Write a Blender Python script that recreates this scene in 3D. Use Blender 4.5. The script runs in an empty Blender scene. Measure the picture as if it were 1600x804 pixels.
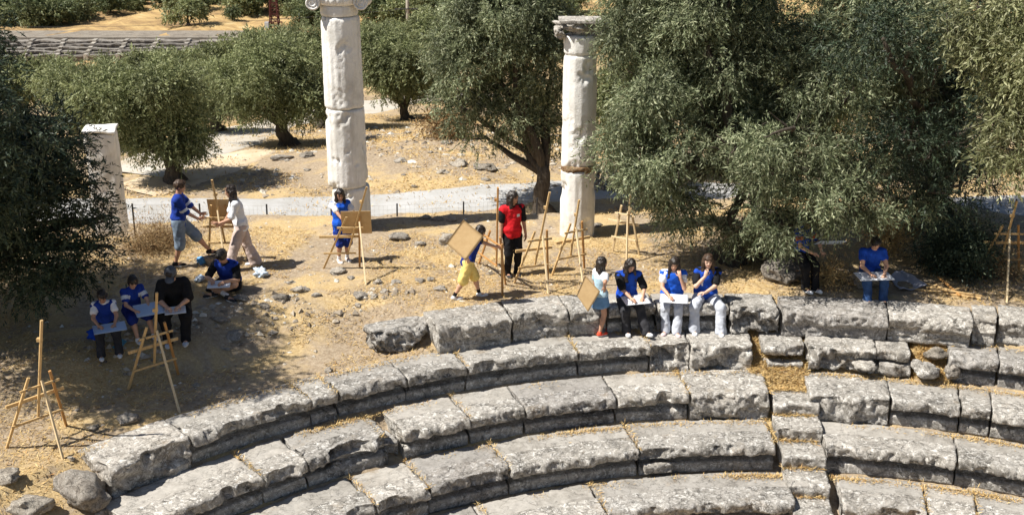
import bpy, math, random
import numpy as np
from mathutils import Vector, Matrix

# ---------------------------------------------------------------- camera, light, exposure
SC = bpy.context.scene
COL = SC.collection
FPX, PITCH, CAMH = 1772.0, math.radians(19.5), 7.5
cam_d = bpy.data.cameras.new("camera"); cam = bpy.data.objects.new("camera", cam_d); COL.objects.link(cam)
cam.location = (0, 0, CAMH); cam.rotation_euler = (math.radians(90) - PITCH, 0, 0)
cam_d.sensor_width = 36; cam_d.lens = FPX / 1600 * 36; cam_d.clip_start = .1; cam_d.clip_end = 3000
SC.camera = cam
SUN_EL = math.radians(54); LH = math.radians(14)            # the light travels to the right and a little away
sun_from = Vector((-math.cos(LH) * math.cos(SUN_EL), -math.sin(LH) * math.cos(SUN_EL), math.sin(SUN_EL)))
w = bpy.data.worlds.new("World"); SC.world = w; w.use_nodes = True
nt = w.node_tree; bg = nt.nodes["Background"]; sky = nt.nodes.new("ShaderNodeTexSky"); sky.sky_type = 'NISHITA'
sky.sun_disc = False; sky.sun_elevation = SUN_EL; sky.sun_rotation = math.atan2(sun_from.x, sun_from.y)
nt.links.new(sky.outputs[0], bg.inputs[0]); bg.inputs[1].default_value = .05
sl = bpy.data.lights.new("sun", 'SUN'); sl.energy = 5.0; sl.angle = math.radians(.5); sl.color = (1, .95, .86)
so = bpy.data.objects.new("sun", sl); COL.objects.link(so); so.rotation_euler = sun_from.to_track_quat('Z', 'Y').to_euler()
so.location = (-20, -8, 30)
SC.view_settings.view_transform = 'Standard'; SC.view_settings.look = 'None'; SC.view_settings.gamma = 1
SC.view_settings.exposure = .66; SC.view_settings.use_curve_mapping = False
SC.cycles.max_bounces = 6; SC.cycles.transparent_max_bounces = 4

# ---------------------------------------------------------------- noise, terrain, placing
def _h(i, j, k, s):
    n = (i.astype(np.int64) * 374761393 + j.astype(np.int64) * 668265263 + k.astype(np.int64) * 2147483647 + s * 974711) & 0x7fffffff
    n = (n ^ (n >> 13)) * 1274126177 & 0x7fffffff
    return ((n ^ (n >> 16)) & 0xffff) / 65535.0
def vnoise(p, s=0):
    p = np.asarray(p, float); f = np.floor(p); t = p - f; t = t * t * (3 - 2 * t); f = f.astype(np.int64)
    r = 0
    for a in (0, 1):
        wa = t[..., 0] if a else 1 - t[..., 0]
        for b in (0, 1):
            wb = t[..., 1] if b else 1 - t[..., 1]
            for c in (0, 1):
                wc = t[..., 2] if c else 1 - t[..., 2]
                r = r + wa * wb * wc * _h(f[..., 0] + a, f[..., 1] + b, f[..., 2] + c, s)
    return r * 2 - 1
def fbm(p, o=4, s=0, g=.5):
    p = np.asarray(p, float); r = 0; a = 1
    for i in range(o):
        r = r + a * vnoise(p, s + i * 7); a *= g; p = p * 2.03 + 11.3
    return r
def facet(p, scale, s=0):
    """broken-rock relief: every Voronoi cell is a small tilted plane"""
    p = np.asarray(p, float) * scale; f = np.floor(p).astype(np.int64); best = np.full(p.shape[:-1], 9e9); val = np.zeros(p.shape[:-1])
    for i in (-1, 0, 1):
        for j in (-1, 0, 1):
            for k in (-1, 0, 1):
                a, b_, c = f[..., 0] + i, f[..., 1] + j, f[..., 2] + k
                ce = np.stack([a + _h(a, b_, c, s + 1), b_ + _h(a, b_, c, s + 2), c + _h(a, b_, c, s + 3)], -1); q = p - ce; d = (q ** 2).sum(-1)
                g = np.stack([_h(a, b_, c, s + 4), _h(a, b_, c, s + 5), _h(a, b_, c, s + 6)], -1) * 2 - 1
                v = (q * g).sum(-1) * 1.1 + (_h(a, b_, c, s + 7) * 2 - 1) * .8; m = d < best; best = np.where(m, d, best); val = np.where(m, v, val)
    return val
def sstep(a, b, x):
    t = np.clip((x - a) / (b - a), 0, 1); return t * t * (3 - 2 * t)
CX, CY = 3.84, 5.33                                           # centre of the theatre's arcs
RF = {1: 13.40, 2: 12.60, 3: 11.58, 4: 10.58, 5: 9.58, 6: 8.62}          # front edge of each tier
RB = {1: 14.15, 2: 13.46, 3: 12.58, 4: 11.57, 5: 10.57, 6: 9.6}
HS = .42
ZT = {1: 0.0, 2: -.45, 3: -.87, 4: -1.29, 5: -1.71, 6: -2.13}
def theta_px(x, y):                                           # angle from the centre, 0 = straight away, + = right
    return np.arctan2(x - CX, y - CY)
GA0, GA1, GA2, GA3 = 0.022, 0.100, 0.240, 0.288                      # gaps between the blocks that are filled with earth
def terrain(x, y, fine=True):
    x = np.asarray(x, float); y = np.asarray(y, float)
    r = np.hypot(x - CX, y - CY); th = theta_px(x, y)
    # bank between the flat terrace and the seat ground; on the right it runs under the rim blocks
    left = sstep(-.36, -.50, th)
    rb = 13.9 + left * 1.5 + .12 * fbm(np.stack([x * .8, y * .8, x * 0], -1), 2, 5)
    z = -.03 - .42 * (1 - sstep(rb - .35 - .5 * left, rb + .25 + .3 * left, r))
    z = z - .12 * left * sstep(15, 13.2, r)
    # theatre slope
    slope = -.62 - (13.42 - r) * HS / .98
    aisle = np.maximum(sstep(GA0 - .006, GA0, th) * (1 - sstep(GA1, GA1 + .006, th)), sstep(GA2, GA2 + .006, th) * (1 - sstep(GA3 - .006, GA3, th))) * sstep(11.75, 11.95, r)
    slope = slope + .13 * aisle
    z = np.where(r < 13.42, np.minimum(z, np.maximum(slope, -2.9)), z)
    # behind the terrace
    brink = 24.0 + .25 * fbm(np.stack([x * .35, x * 0, x * 0 + 3], -1), 3, 9) - 1.9 * sstep(-6.2, -8.2, x) + 1.6 * sstep(2, 6, x)
    e = y - brink
    z = z - 1.25 * sstep(-.15, 1.8, e) - .35 * sstep(1.8, 5, e)
    z = z - 1.6 * sstep(33, 52, y) - 2.3 * sstep(50, 70, y) - 2.5 * sstep(68, 92, y) + 60 * sstep(118, 420, y) * 1.0
    m = np.exp(-((x + 1.6) / 4.2) ** 2 - ((y - 36) / 3.6) ** 2); z = z + .55 * m
    if fine:
        q = np.stack([x, y, x * 0], -1)
        far = sstep(40, 90, y)
        z = z + fbm(q * .45, 3, 21) * (.05 + .45 * far) * sstep(13.6, 15, r) + fbm(q * 2.2, 3, 33) * .022 + fbm(q * 9, 2, 55) * .010 * (1 - far)
    z = z - 1.5 * sstep(76, 88, y) * (1 - sstep(98.5, 101, y)) * (1 - sstep(-23, -18, x))
    return z
def T1(x, y): return float(terrain(np.array([x]), np.array([y]))[0])
def ray(px, py):
    u = (px - 800) / FPX; v = -(py - 402) / FPX
    return np.array([u, math.cos(PITCH) + v * math.sin(PITCH), -math.sin(PITCH) + v * math.cos(PITCH)])
def atz(px, py, z):
    d = ray(px, py); t = (z - CAMH) / d[2]; return Vector((d[0] * t, d[1] * t, z))
def atY(px, py, Y):
    d = ray(px, py); t = Y / d[1]; return Vector((d[0] * t, Y, CAMH + d[2] * t))
def hit(px, py):                                              # where a viewing ray meets the ground
    d = ray(px, py); t = np.linspace(9, 220, 8000)
    x, y, z = d[0] * t, d[1] * t, CAMH + d[2] * t
    k = np.argmax(z < terrain(x, y)); return Vector((x[k], y[k], terrain(x[k:k + 1], y[k:k + 1])[0]))

# ---------------------------------------------------------------- object helpers
def tag(o, label=None, cat=None, group=None, kind=None):
    if label: o['label'] = label
    if cat: o['category'] = cat
    if group: o['group'] = group
    if kind: o['kind'] = kind
    return o
def thing(name, loc, label, cat, group=None):
    o = bpy.data.objects.new(name, None); COL.objects.link(o); o.location = loc; o.empty_display_size = .2
    return tag(o, label, cat, group)
def meshobj(name, V, F, mat, parent=None, origin=None, smooth=True, mats=None, midx=None):
    """one mesh object; V in world space, shifted to its parent's (or its own) origin"""
    V = np.asarray(V, float).reshape(-1, 3)
    if parent is not None: og = np.array(parent.matrix_world.translation if parent.parent else parent.location)
    elif origin is not None: og = np.array(origin)
    else: og = np.zeros(3)
    me = bpy.data.meshes.new(name); V = V - og
    if isinstance(F, np.ndarray):
        n = F.shape[1]; me.vertices.add(len(V)); me.vertices.foreach_set("co", V.astype(np.float32).ravel())
        me.loops.add(F.size); me.loops.foreach_set("vertex_index", F.astype(np.int32).ravel())
        me.polygons.add(len(F)); me.polygons.foreach_set("loop_start", np.arange(0, F.size, n, dtype=np.int32))
        me.polygons.foreach_set("loop_total", np.full(len(F), n, dtype=np.int32)); me.update(calc_edges=True)
    else:
        me.from_pydata([tuple(v) for v in V], [], F)
    for m in (mats or [mat]): me.materials.append(m)
    if midx is not None: me.polygons.foreach_set("material_index", np.asarray(midx, np.int32))
    me.polygons.foreach_set("use_smooth", np.full(len(me.polygons), bool(smooth)))
    me.update()
    o = bpy.data.objects.new(name, me); COL.objects.link(o)
    if parent is not None:
        o.parent = parent
    elif origin is not None: o.location = og
    return o
class MB:
    def __init__(s): s.v = []; s.f = []
    def add(s, V, F):
        b = len(s.v); s.v += [tuple(map(float, q)) for q in V]; s.f += [tuple(int(i) + b for i in q) for q in F]; return s
    def bar(s, a, b, w, d=None, up=(0, 0, 1), bev=.003):
        a = Vector(a); b = Vector(b); d = d or w; ax = (b - a).normalized(); u = Vector(up)
        if abs(ax.dot(u)) > .97: u = Vector((0, 1, 0))
        X = ax.cross(u).normalized(); Y = X.cross(ax).normalized(); V = []
        ring = [(-w/2+bev, -d/2), (w/2-bev, -d/2), (w/2, -d/2+bev), (w/2, d/2-bev), (w/2-bev, d/2), (-w/2+bev, d/2), (-w/2, d/2-bev), (-w/2, -d/2+bev)]
        for c, e in ((a, 0), (b, 0)):
            for p, q in ring: V.append(c + X * p + Y * q)
        F = [(i, (i+1) % 8, 8 + (i+1) % 8, 8 + i) for i in range(8)] + [tuple(range(7, -1, -1)), tuple(range(8, 16))]
        return s.add(V, F)
    def tube(s, pts, rad, n=8):
        pts = [Vector(p) for p in pts]; R = rad if hasattr(rad, '__len__') else [rad] * len(pts); V = []; F = []
        X = None
        for i, p in enumerate(pts):
            t = (pts[min(i+1, len(pts)-1)] - pts[max(i-1, 0)]).normalized()
            if X is None: X = t.orthogonal().normalized()
            X = (X - t * X.dot(t)).normalized(); Y = t.cross(X)
            for k in range(n):
                a = 2 * math.pi * k / n; V.append(p + (X * math.cos(a) + Y * math.sin(a)) * R[i])
        for i in range(len(pts)-1):
            for k in range(n): F.append((i*n+k, i*n+(k+1) % n, (i+1)*n+(k+1) % n, (i+1)*n+k))
        F += [tuple(range(n-1, -1, -1)), tuple((len(pts)-1)*n + k for k in range(n))]
        return s.add(V, F)
    def box(s, c, sz, rot=None):
        R = rot or Matrix.Identity(3); c = Vector(c); V = [c + R @ Vector((sz[0]*a/2, sz[1]*b/2, sz[2]*d/2)) for a in (-1, 1) for b in (-1, 1) for d in (-1, 1)]
        return s.add(V, [(0, 1, 3, 2), (4, 6, 7, 5), (0, 4, 5, 1), (2, 3, 7, 6), (0, 2, 6, 4), (1, 5, 7, 3)])
    def build(s, name, mat, parent=None, origin=None, smooth=False): return meshobj(name, s.v, s.f, mat, parent, origin, smooth)

# ---------------------------------------------------------------- materials
def mat(name, build=None, col=(.5, .5, .5), rough=.8, spec=.3):
    m = bpy.data.materials.new(name); m.use_nodes = True; n = m.node_tree.nodes; b = n["Principled BSDF"]
    b.inputs["Base Color"].default_value = (*col, 1); b.inputs["Roughness"].default_value = rough
    b.inputs["Specular IOR Level"].default_value = spec
    if build: build(m.node_tree, b)
    return m
def N(t, ty, **k):
    n = t.nodes.new("ShaderNode" + ty)
    for a, v in k.items():
        if hasattr(n, a): setattr(n, a, v)
        else: n.inputs[a.replace('_', ' ')].default_value = v
    return n
def coords(t, rnd=True, kind="Object"):
    c = N(t, "TexCoord")
    if not rnd: return c.outputs[kind]
    oi = N(t, "ObjectInfo"); mu = N(t, "Math", operation='MULTIPLY'); mu.inputs[1].default_value = 37.0
    t.links.new(oi.outputs["Random"], mu.inputs[0]); ad = N(t, "VectorMath", operation='ADD')
    t.links.new(c.outputs[kind], ad.inputs[0]); t.links.new(mu.outputs[0], ad.inputs[1]); return ad.outputs[0]
def noise(t, vec, scale, detail=6, rough=.6, dist=0):
    n = N(t, "TexNoise"); n.inputs["Scale"].default_value = scale; n.inputs["Detail"].default_value = detail
    n.inputs["Roughness"].default_value = rough; n.inputs["Distortion"].default_value = dist
    if vec is not None: t.links.new(vec, n.inputs["Vector"])
    return n.outputs["Fac"]
def ramp(t, fac, stops):
    r = N(t, "ValToRGB"); e = r.color_ramp.elements
    while len(e) < len(stops): e.new(.5)
    for i, (p, c) in enumerate(stops):
        e[i].position = p; e[i].color = (*c, 1) if hasattr(c, '__len__') else (c, c, c, 1)
    t.links.new(fac, r.inputs[0]); return r.outputs[0]
def mix(t, fac, a, b, mode='MIX'):
    m = N(t, "Mix"); m.data_type = 'RGBA'; m.blend_type = mode
    for s, v in ((m.inputs[0], fac), (m.inputs[6], a), (m.inputs[7], b)):
        if hasattr(v, 'is_linked') or hasattr(v, 'links'): t.links.new(v, s)
        else: s.default_value = v if not hasattr(v, '__len__') else (*v, 1)[:4]
    return m.outputs[2]
def bump(t, b, fac, strength=.5, dist=.02, prev=None):
    n = N(t, "Bump"); n.inputs["Strength"].default_value = strength; n.inputs["Distance"].default_value = dist
    t.links.new(fac, n.inputs["Height"])
    if prev is not None: t.links.new(prev, n.inputs["Normal"])
    t.links.new(n.outputs[0], b.inputs["Normal"]); return n.outputs[0]
def stone_mat(name, dark, mid, light, white, wpos=.60, scale=1.0, bmp=1., warm=(.30, .21, .11)):
    def bd(t, b):
        v = coords(t)
        a = noise(t, v, 2.4 * scale, 9, .72, .6); c = ramp(t, a, [(.33, dark), (.45, mid), (.56, light), (.70, mid)])
        f = noise(t, v, 22 * scale, 9, .8); c = mix(t, .9, c, ramp(t, f, [(.32, .30 if bmp > .6 else .75), (.46, .85 if bmp > .6 else .95), (.56, 1.05), (.68, 1.5 if bmp > .6 else 1.2)]), 'MULTIPLY')
        l = noise(t, v, 12 * scale, 9, .80, .8); c = mix(t, ramp(t, l, [(wpos - .03, 0.), (wpos + .015, .9)]), c, white)
        d = noise(t, v, 5.5 * scale, 9, .82, .4); c = mix(t, ramp(t, d, [(.585 if bmp > .6 else .63, 0.), (.63 if bmp > .6 else .70, .85 if bmp > .6 else .5)]), c, [x * .38 for x in dark])
        o = noise(t, v, 1.7 * scale, 7, .75); c = mix(t, ramp(t, o, [(.58, 0.), (.72, .5)]), c, warm)
        t.links.new(c, b.inputs["Base Color"])
        vo = N(t, "TexVoronoi", feature='DISTANCE_TO_EDGE'); vo.inputs["Scale"].default_value = 2.6 * scale; wn = N(t, "TexNoise"); wn.inputs["Scale"].default_value = 4; wn.inputs["Detail"].default_value = 6; t.links.new(v, wn.inputs["Vector"])
        wa = N(t, "VectorMath", operation='ADD'); t.links.new(v, wa.inputs[0]); t.links.new(wn.outputs["Color"], wa.inputs[1]); t.links.new(wa.outputs[0], vo.inputs["Vector"])
        ck = ramp(t, vo.outputs["Distance"], [(.0, 0.), (.03, 1.)]); c = mix(t, .7, c, ramp(t, vo.outputs["Distance"], [(.0, .25), (.018, 1.)]), 'MULTIPLY')
        oi = N(t, "ObjectInfo"); c = mix(t, 1., c, ramp(t, oi.outputs["Random"], [(0, (.72, .72, .74)), (.5, (.88, .88, .88)), (1, (1.03, 1.02, 1.01))]), 'MULTIPLY'); t.links.new(c, b.inputs["Base Color"])
        h = mix(t, .6, noise(t, v, 45 * scale, 9, .85), noise(t, v, 10 * scale, 9, .8)); h = mix(t, .25, h, ck); bump(t, b, h, bmp, .035)
    return mat(name, bd, rough=.92, spec=.15)
M = {}
M['seat'] = stone_mat('weathered_limestone', (.155, .145, .130), (.33, .31, .28), (.44, .415, .38), (.74, .72, .68), .56)
M['seat2'] = stone_mat('bleached_limestone', (.20, .185, .165), (.36, .335, .30), (.46, .43, .39), (.70, .68, .64), .56)
M['tread'] = stone_mat('worn_limestone', (.23, .215, .195), (.34, .32, .29), (.41, .39, .36), (.62, .60, .56), .64, .8, .45)
M['rock'] = stone_mat('field_stone', (.20, .175, .145), (.36, .32, .27), (.47, .43, .37), (.66, .63, .58), .60, 2.2)
M['rockd'] = stone_mat('dark_field_stone', (.14, .12, .10), (.27, .24, .20), (.37, .33, .28), (.56, .52, .46), .60, 2.0)
def colbd(t, b):
    v = coords(t); a = noise(t, v, 1.6, 7, .6, .6)
    c = ramp(t, a, [(.28, (.52, .50, .46)), (.5, (.75, .74, .71)), (.65, (.81, .80, .78))])
    s = N(t, "Mapping"); s.inputs["Scale"].default_value = (6, 6, .8); t.links.new(v, s.inputs[0])
    c = mix(t, ramp(t, noise(t, s.outputs[0], 1.5, 6, .7), [(.52, 0.), (.75, .5)]), c, (.40, .38, .345))
    c = mix(t, ramp(t, noise(t, v, 3.0, 8, .8), [(.63, 0.), (.70, .55)]), c, (.38, .27, .15))
    t.links.new(c, b.inputs["Base Color"]); bump(t, b, mix(t, .5, noise(t, v, 24, 8, .7), noise(t, v, 6, 5, .6)), .55, .03)
M['marble'] = mat('weathered_white_marble', colbd, rough=.8, spec=.25)
def groundbd(t, b):
    v = coords(t, False); a = noise(t, v, .55, 9, .68, .5)
    straw = ramp(t, noise(t, v, 26, 9, .8), [(.25, (.20, .13, .065)), (.42, (.40, .285, .14)), (.58, (.55, .42, .235)), (.75, (.68, .56, .37))])
    soil = ramp(t, noise(t, v, 14, 9, .8), [(.3, (.17, .125, .085)), (.5, (.33, .26, .185)), (.68, (.50, .42, .32))])
    far = N(t, "SeparateXYZ"); t.links.new(v, far.inputs[0])
    c = mix(t, ramp(t, a, [(.43, 0.), (.53, .95)]), straw, soil)
    mr = N(t, "MapRange"); mr.inputs[1].default_value = 40; mr.inputs[2].default_value = 110; t.links.new(far.outputs[1], mr.inputs[0])
    hill = ramp(t, noise(t, v, .3, 10, .8, .5), [(.36, (.13, .10, .06)), (.47, (.33, .22, .11)), (.56, (.47, .33, .15)), (.68, (.56, .44, .25))])
    c = mix(t, mr.outputs[0], c, hill)
    g = noise(t, v, 5.5, 7, .75); c = mix(t, ramp(t, g, [(.60, 0.), (.70, .55)]), c, (.46, .42, .36))
    t.links.new(c, b.inputs["Base Color"]); bump(t, b, mix(t, .5, noise(t, v, 40, 8, .8), noise(t, v, 11, 6, .7)), .8, .035)
M['ground'] = mat('dry_grass_ground', groundbd, rough=1, spec=.05)
def roadbd(t, b):
    v = coords(t, False); c = ramp(t, noise(t, v, .9, 8, .7), [(.3, (.34, .33, .31)), (.6, (.45, .45, .45)), (.75, (.50, .51, .52))])
    c = mix(t, ramp(t, noise(t, v, 26, 6, .8), [(.55, 0.), (.7, .4)]), c, (.30, .26, .21))
    t.links.new(c, b.inputs["Base Color"]); bump(t, b, noise(t, v, 50, 6, .8), .5, .02)
M['road'] = mat('pale_gravel', roadbd, rough=1, spec=.05)
M['track'] = mat('dusty_track', lambda t, b: (t.links.new(ramp(t, noise(t, coords(t, False), .7, 10, .8), [(.3, (.38, .32, .24)), (.5, (.47, .43, .37)), (.68, (.52, .50, .47))]), b.inputs["Base Color"])), rough=1, spec=.05)
M['dirt'] = mat('pale_dirt', lambda t, b: (t.links.new(ramp(t, noise(t, coords(t, False), .8, 8, .75), [(.3, (.42, .31, .19)), (.6, (.60, .50, .37)), (.75, (.66, .59, .48))]), b.inputs["Base Color"])), rough=1, spec=.05)
def island(t, stops, v=None):
    g = N(t, "NewGeometry"); return ramp(t, g.outputs["Random Per Island"], stops)
def leafmat(name, stops, trans=.33):
    def bd(t, b):
        c = island(t, stops); c = mix(t, .75, c, ramp(t, noise(t, coords(t), .9, 3, .5), [(.35, .55), (.5, .95), (.65, 1.3)]), 'MULTIPLY')
        t.links.new(c, b.inputs["Base Color"]); tr = N(t, "BsdfTranslucent"); t.links.new(c, tr.inputs[0])
        mx = N(t, "MixShader"); mx.inputs[0].default_value = trans; t.links.new(b.outputs[0], mx.inputs[1]); t.links.new(tr.outputs[0], mx.inputs[2])
        t.links.new(mx.outputs[0], t.nodes["Material Output"].inputs[0])
    return mat(name, bd, rough=.55, spec=.35)
M['leaf'] = leafmat('olive_leaves', [(0, (.055, .072, .038)), (.35, (.14, .17, .088)), (.7, (.255, .29, .16)), (1, (.47, .49, .32))])
M['leafy'] = leafmat('yellow_green_leaves', [(0, (.07, .08, .03)), (.35, (.18, .195, .085)), (.7, (.31, .32, .16)), (1, (.5, .5, .31))])
M['leafd'] = leafmat('shade_toned_leaves', [(0, (.018, .032, .018)), (.5, (.035, .056, .03)), (.85, (.06, .088, .048)), (1, (.12, .145, .09))], .12)  # leaf colour darkened so that it carries the shade of these crowns
M['leaff'] = leafmat('far_olive_leaves', [(0, (.10, .12, .05)), (.5, (.21, .24, .105)), (1, (.40, .42, .22))], .35)
M['straw'] = mat('straw', lambda t, b: t.links.new(island(t, [(0, (.30, .19, .07)), (.4, (.52, .36, .15)), (.8, (.68, .52, .26)), (1, (.42, .22, .08))]), b.inputs["Base Color"]), rough=.8, spec=.1)
M['brush'] = mat('dry_brush', lambda t, b: t.links.new(island(t, [(0, (.14, .09, .05)), (.6, (.30, .19, .09)), (1, (.42, .33, .18))]), b.inputs["Base Color"]), rough=.9, spec=.1)
def barkbd(t, b):
    v = coords(t); s = N(t, "Mapping"); s.inputs["Scale"].default_value = (9, 9, 2); t.links.new(v, s.inputs[0])
    f = noise(t, s.outputs[0], 2, 8, .75); t.links.new(ramp(t, f, [(.3, (.035, .03, .025)), (.6, (.12, .10, .08)), (.8, (.2, .18, .15))]), b.inputs["Base Color"]); bump(t, b, f, .9, .05)
M['bark'] = mat('olive_bark', barkbd, rough=.95, spec=.1)
def woodbd(c0, c1):
    def bd(t, b):
        v = coords(t); s = N(t, "Mapping"); s.inputs["Scale"].default_value = (9, 9, 1.5); t.links.new(v, s.inputs[0])
        f = noise(t, s.outputs[0], 3, 6, .7, 1); t.links.new(ramp(t, f, [(.3, c0), (.7, c1)]), b.inputs["Base Color"]); bump(t, b, f, .2, .004)
    return bd
M['pine'] = mat('pale_pine', woodbd((.46, .29, .12), (.68, .49, .25)), rough=.55, spec=.3)
M['pined'] = mat('amber_pine', woodbd((.36, .18, .06), (.54, .30, .11)), rough=.5, spec=.3)
M['pinew'] = mat('fresh_pine', woodbd((.58, .43, .24), (.78, .64, .42)), rough=.6, spec=.3)
M['metal'] = mat('dark_metal', col=(.04, .04, .045), rough=.5)
M['card'] = mat('tan_board', lambda t, b: t.links.new(ramp(t, noise(t, coords(t), 9, 6, .7), [(.3, (.50, .34, .17)), (.7, (.60, .43, .23))]), b.inputs["Base Color"]), rough=.8, spec=.2)
M['paper'] = mat('white_paper', col=(.74, .76, .80), rough=.7)
M['bpaper'] = mat('pale_blue_paper', col=(.42, .52, .68), rough=.6)
def fabric(name, col, var=.25, rough=.85):
    def bd(t, b):
        v = coords(t); d = [c * (1 - var) for c in col]; l = [min(1, c * (1 + var)) for c in col]
        t.links.new(ramp(t, noise(t, v, 9, 6, .6), [(.35, d), (.65, l)]), b.inputs["Base Color"])
        bump(t, b, mix(t, .35, noise(t, v, 16, 4, .5), noise(t, v, 400, 2, .5)), .35, .012)
    return mat(name, bd, rough=rough, spec=.2)
FB = {'blue2': fabric('bright_blue_cloth', (.014, .10, .58)), 'blue3': fabric('deep_blue_cloth', (.012, .04, .27)), 'blue': fabric('royal_blue_cloth', (.012, .065, .42)), 'red': fabric('red_cloth', (.62, .016, .024)), 'black': fabric('black_cloth', (.012, .012, .014)),
      'white': fabric('white_cloth', (.72, .73, .76), .06), 'grey': fabric('pale_grey_cloth', (.50, .53, .60), .12), 'beige': fabric('beige_cloth', (.52, .42, .38), .1),
      'denim': fabric('washed_denim', (.16, .25, .38)), 'jean': fabric('dark_denim', (.03, .07, .18)), 'yellow': fabric('yellow_cloth', (.78, .60, .20), .12),
      'ltblue': fabric('light_blue_denim', (.42, .60, .72), .14), 'skirt': fabric('blue_denim', (.13, .26, .46), .15), 'greyblue': fabric('grey_blue_cloth', (.17, .22, .29), .15),
      'charcoal': fabric('charcoal_cloth', (.035, .035, .04)), 'orange': fabric('coral_mesh', (.85, .09, .045), .1), 'sole': fabric('white_rubber', (.75, .75, .74), .05),
      'pink': fabric('pink_cloth', (.66, .50, .50), .1), 'navy': fabric('navy_cloth', (.012, .03, .20)), 'capgrey': fabric('grey_cap', (.10, .11, .13)), 'redorange': fabric('orange_red_cloth', (.7, .10, .04))}
SKIN = {}
for k, c in {'a': (.58, .34, .23), 'b': (.47, .26, .17), 'c': (.66, .43, .32)}.items():
    SKIN[k] = mat('skin_' + k, (lambda c: lambda t, b: t.links.new(ramp(t, noise(t, coords(t), 12, 4, .6), [(.35, [x * .9 for x in c]), (.65, [x * 1.08 for x in c])]), b.inputs["Base Color"]))(c), rough=.55, spec=.35)
M['lip'] = mat('lips', col=(.36, .11, .09), rough=.5); M['eye'] = mat('eyes', col=(.02, .015, .012), rough=.3)
M['brow'] = mat('brows', col=(.03, .02, .015)); M['eyew'] = mat('eye_whites', col=(.6, .58, .55), rough=.4)
def hairbd(t, b):
    v = coords(t); s = N(t, "Mapping"); s.inputs["Scale"].default_value = (60, 60, 4); t.links.new(v, s.inputs[0])
    f = noise(t, s.outputs[0], 1, 4, .6); t.links.new(ramp(t, f, [(.35, (.008, .006, .005)), (.7, (.04, .028, .022))]), b.inputs["Base Color"]); bump(t, b, f, .6, .01)
M['hair'] = mat('dark_hair', hairbd, rough=.42, spec=.45)
M['hairb'] = mat('brown_hair', lambda t, b: t.links.new(ramp(t, noise(t, coords(t), 40, 4, .6), [(.35, (.03, .018, .012)), (.7, (.09, .055, .035))]), b.inputs["Base Color"]), rough=.5)
M['leafm'] = leafmat('scrub_leaves', [(0, (.05, .07, .03)), (.5, (.11, .14, .06)), (1, (.22, .25, .12))], .25)
# ---------------------------------------------------------------- the ground sheet and the paths
def axis(lo, hi, a, b, step, grow=1.07):
    mid = list(np.arange(a, b + step / 2, step)); s = step; up = []; x = mid[-1]
    while x < hi: s *= grow; x += s; up.append(x)
    s = step; dn = []; x = mid[0]
    while x > lo: s *= grow; x -= s; dn.append(x)
    return np.array(dn[::-1] + mid + up)
gx = axis(-300, 300, -12, 12, .085); gy = axis(-60, 900, 9.5, 30, .075, 1.05)
GX, GY = np.meshgrid(gx, gy); GZ = terrain(GX, GY)
nx, ny = len(gx), len(gy); I = np.arange(nx * ny).reshape(ny, nx)
tag(meshobj('ground', np.stack([GX, GY, GZ], -1), np.stack([I[:-1, :-1], I[:-1, 1:], I[1:, 1:], I[1:, :-1]], -1).reshape(-1, 4), M['ground']), kind='structure')
def ribbon(name, pts, widths, m, seed, lift=.025, step=.35):
    P = np.array([(q[0], q[1]) for q in pts]); seg = np.r_[0, np.cumsum(np.hypot(*np.diff(P, axis=0).T))]
    n = int(seg[-1] / step); s = np.linspace(0, seg[-1], n); X = np.interp(s, seg, P[:, 0]); Y = np.interp(s, seg, P[:, 1]); W = np.interp(s, seg, widths)
    for _ in range(6):
        X[1:-1] = (X[:-2] + 2*X[1:-1] + X[2:]) / 4; Y[1:-1] = (Y[:-2] + 2*Y[1:-1] + Y[2:]) / 4
    t = np.stack([np.gradient(X), np.gradient(Y)], -1); t /= np.linalg.norm(t, axis=1)[:, None]; nn = np.stack([t[:, 1], -t[:, 0]], -1)
    k = 13; V = []
    z0 = np.zeros(n)
    el = W / 2 * (1 + .16 * fbm(np.stack([s * .8, z0, z0], -1), 4, seed)); er = W / 2 * (1 + .16 * fbm(np.stack([s * .8, z0 + 5, z0], -1), 4, seed + 3))
    for j in range(k):
        f = j / (k - 1) * 2 - 1; off = np.where(f < 0, f * el, f * er)
        x = X + nn[:, 0] * off; y = Y + nn[:, 1] * off
        z = terrain(x, y, False) + fbm(np.stack([x, y, 0*x], -1) * .45, 3, 21) * (.05 + .45 * sstep(40, 90, y)) + lift + .018 * (1 - f * f) + .0 * x
        z = z - (.12 if abs(f) == 1 else 0)
        V.append(np.stack([x, y, z], -1))
    V = np.stack(V, 1); I = np.arange(n * k).reshape(n, k)
    return tag(meshobj(name, V, np.stack([I[:-1, :-1], I[:-1, 1:], I[1:, 1:], I[1:, :-1]], -1).reshape(-1, 4), m), kind='structure')
ribbon('gravel_road', [hit(-250, 330), hit(200, 329), hit(450, 324), hit(620, 319), hit(730, 311), hit(840, 300), hit(1000, 296), hit(1250, 300), hit(1560, 318), hit(1900, 345)],
       [2.6, 2.5, 2.3, 2.2, 2.1, 2.0, 2.0, 2.2, 2.5, 2.5], M['road'], 3)
ribbon('dirt_track', [hit(205, 272), hit(262, 252), hit(330, 222), hit(410, 197), hit(520, 176), hit(610, 160), hit(760, 148)], [2.8, 3.0, 3.6, 3.0, 2.6, 2.6, 2.4], M['track'], 8, .03)
ribbon('dirt_path', [hit(205, 300), hit(250, 285), hit(330, 262), hit(410, 236)], [2.0, 2.4, 2.6, 1.2], M['dirt'], 14, .02)

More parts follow.
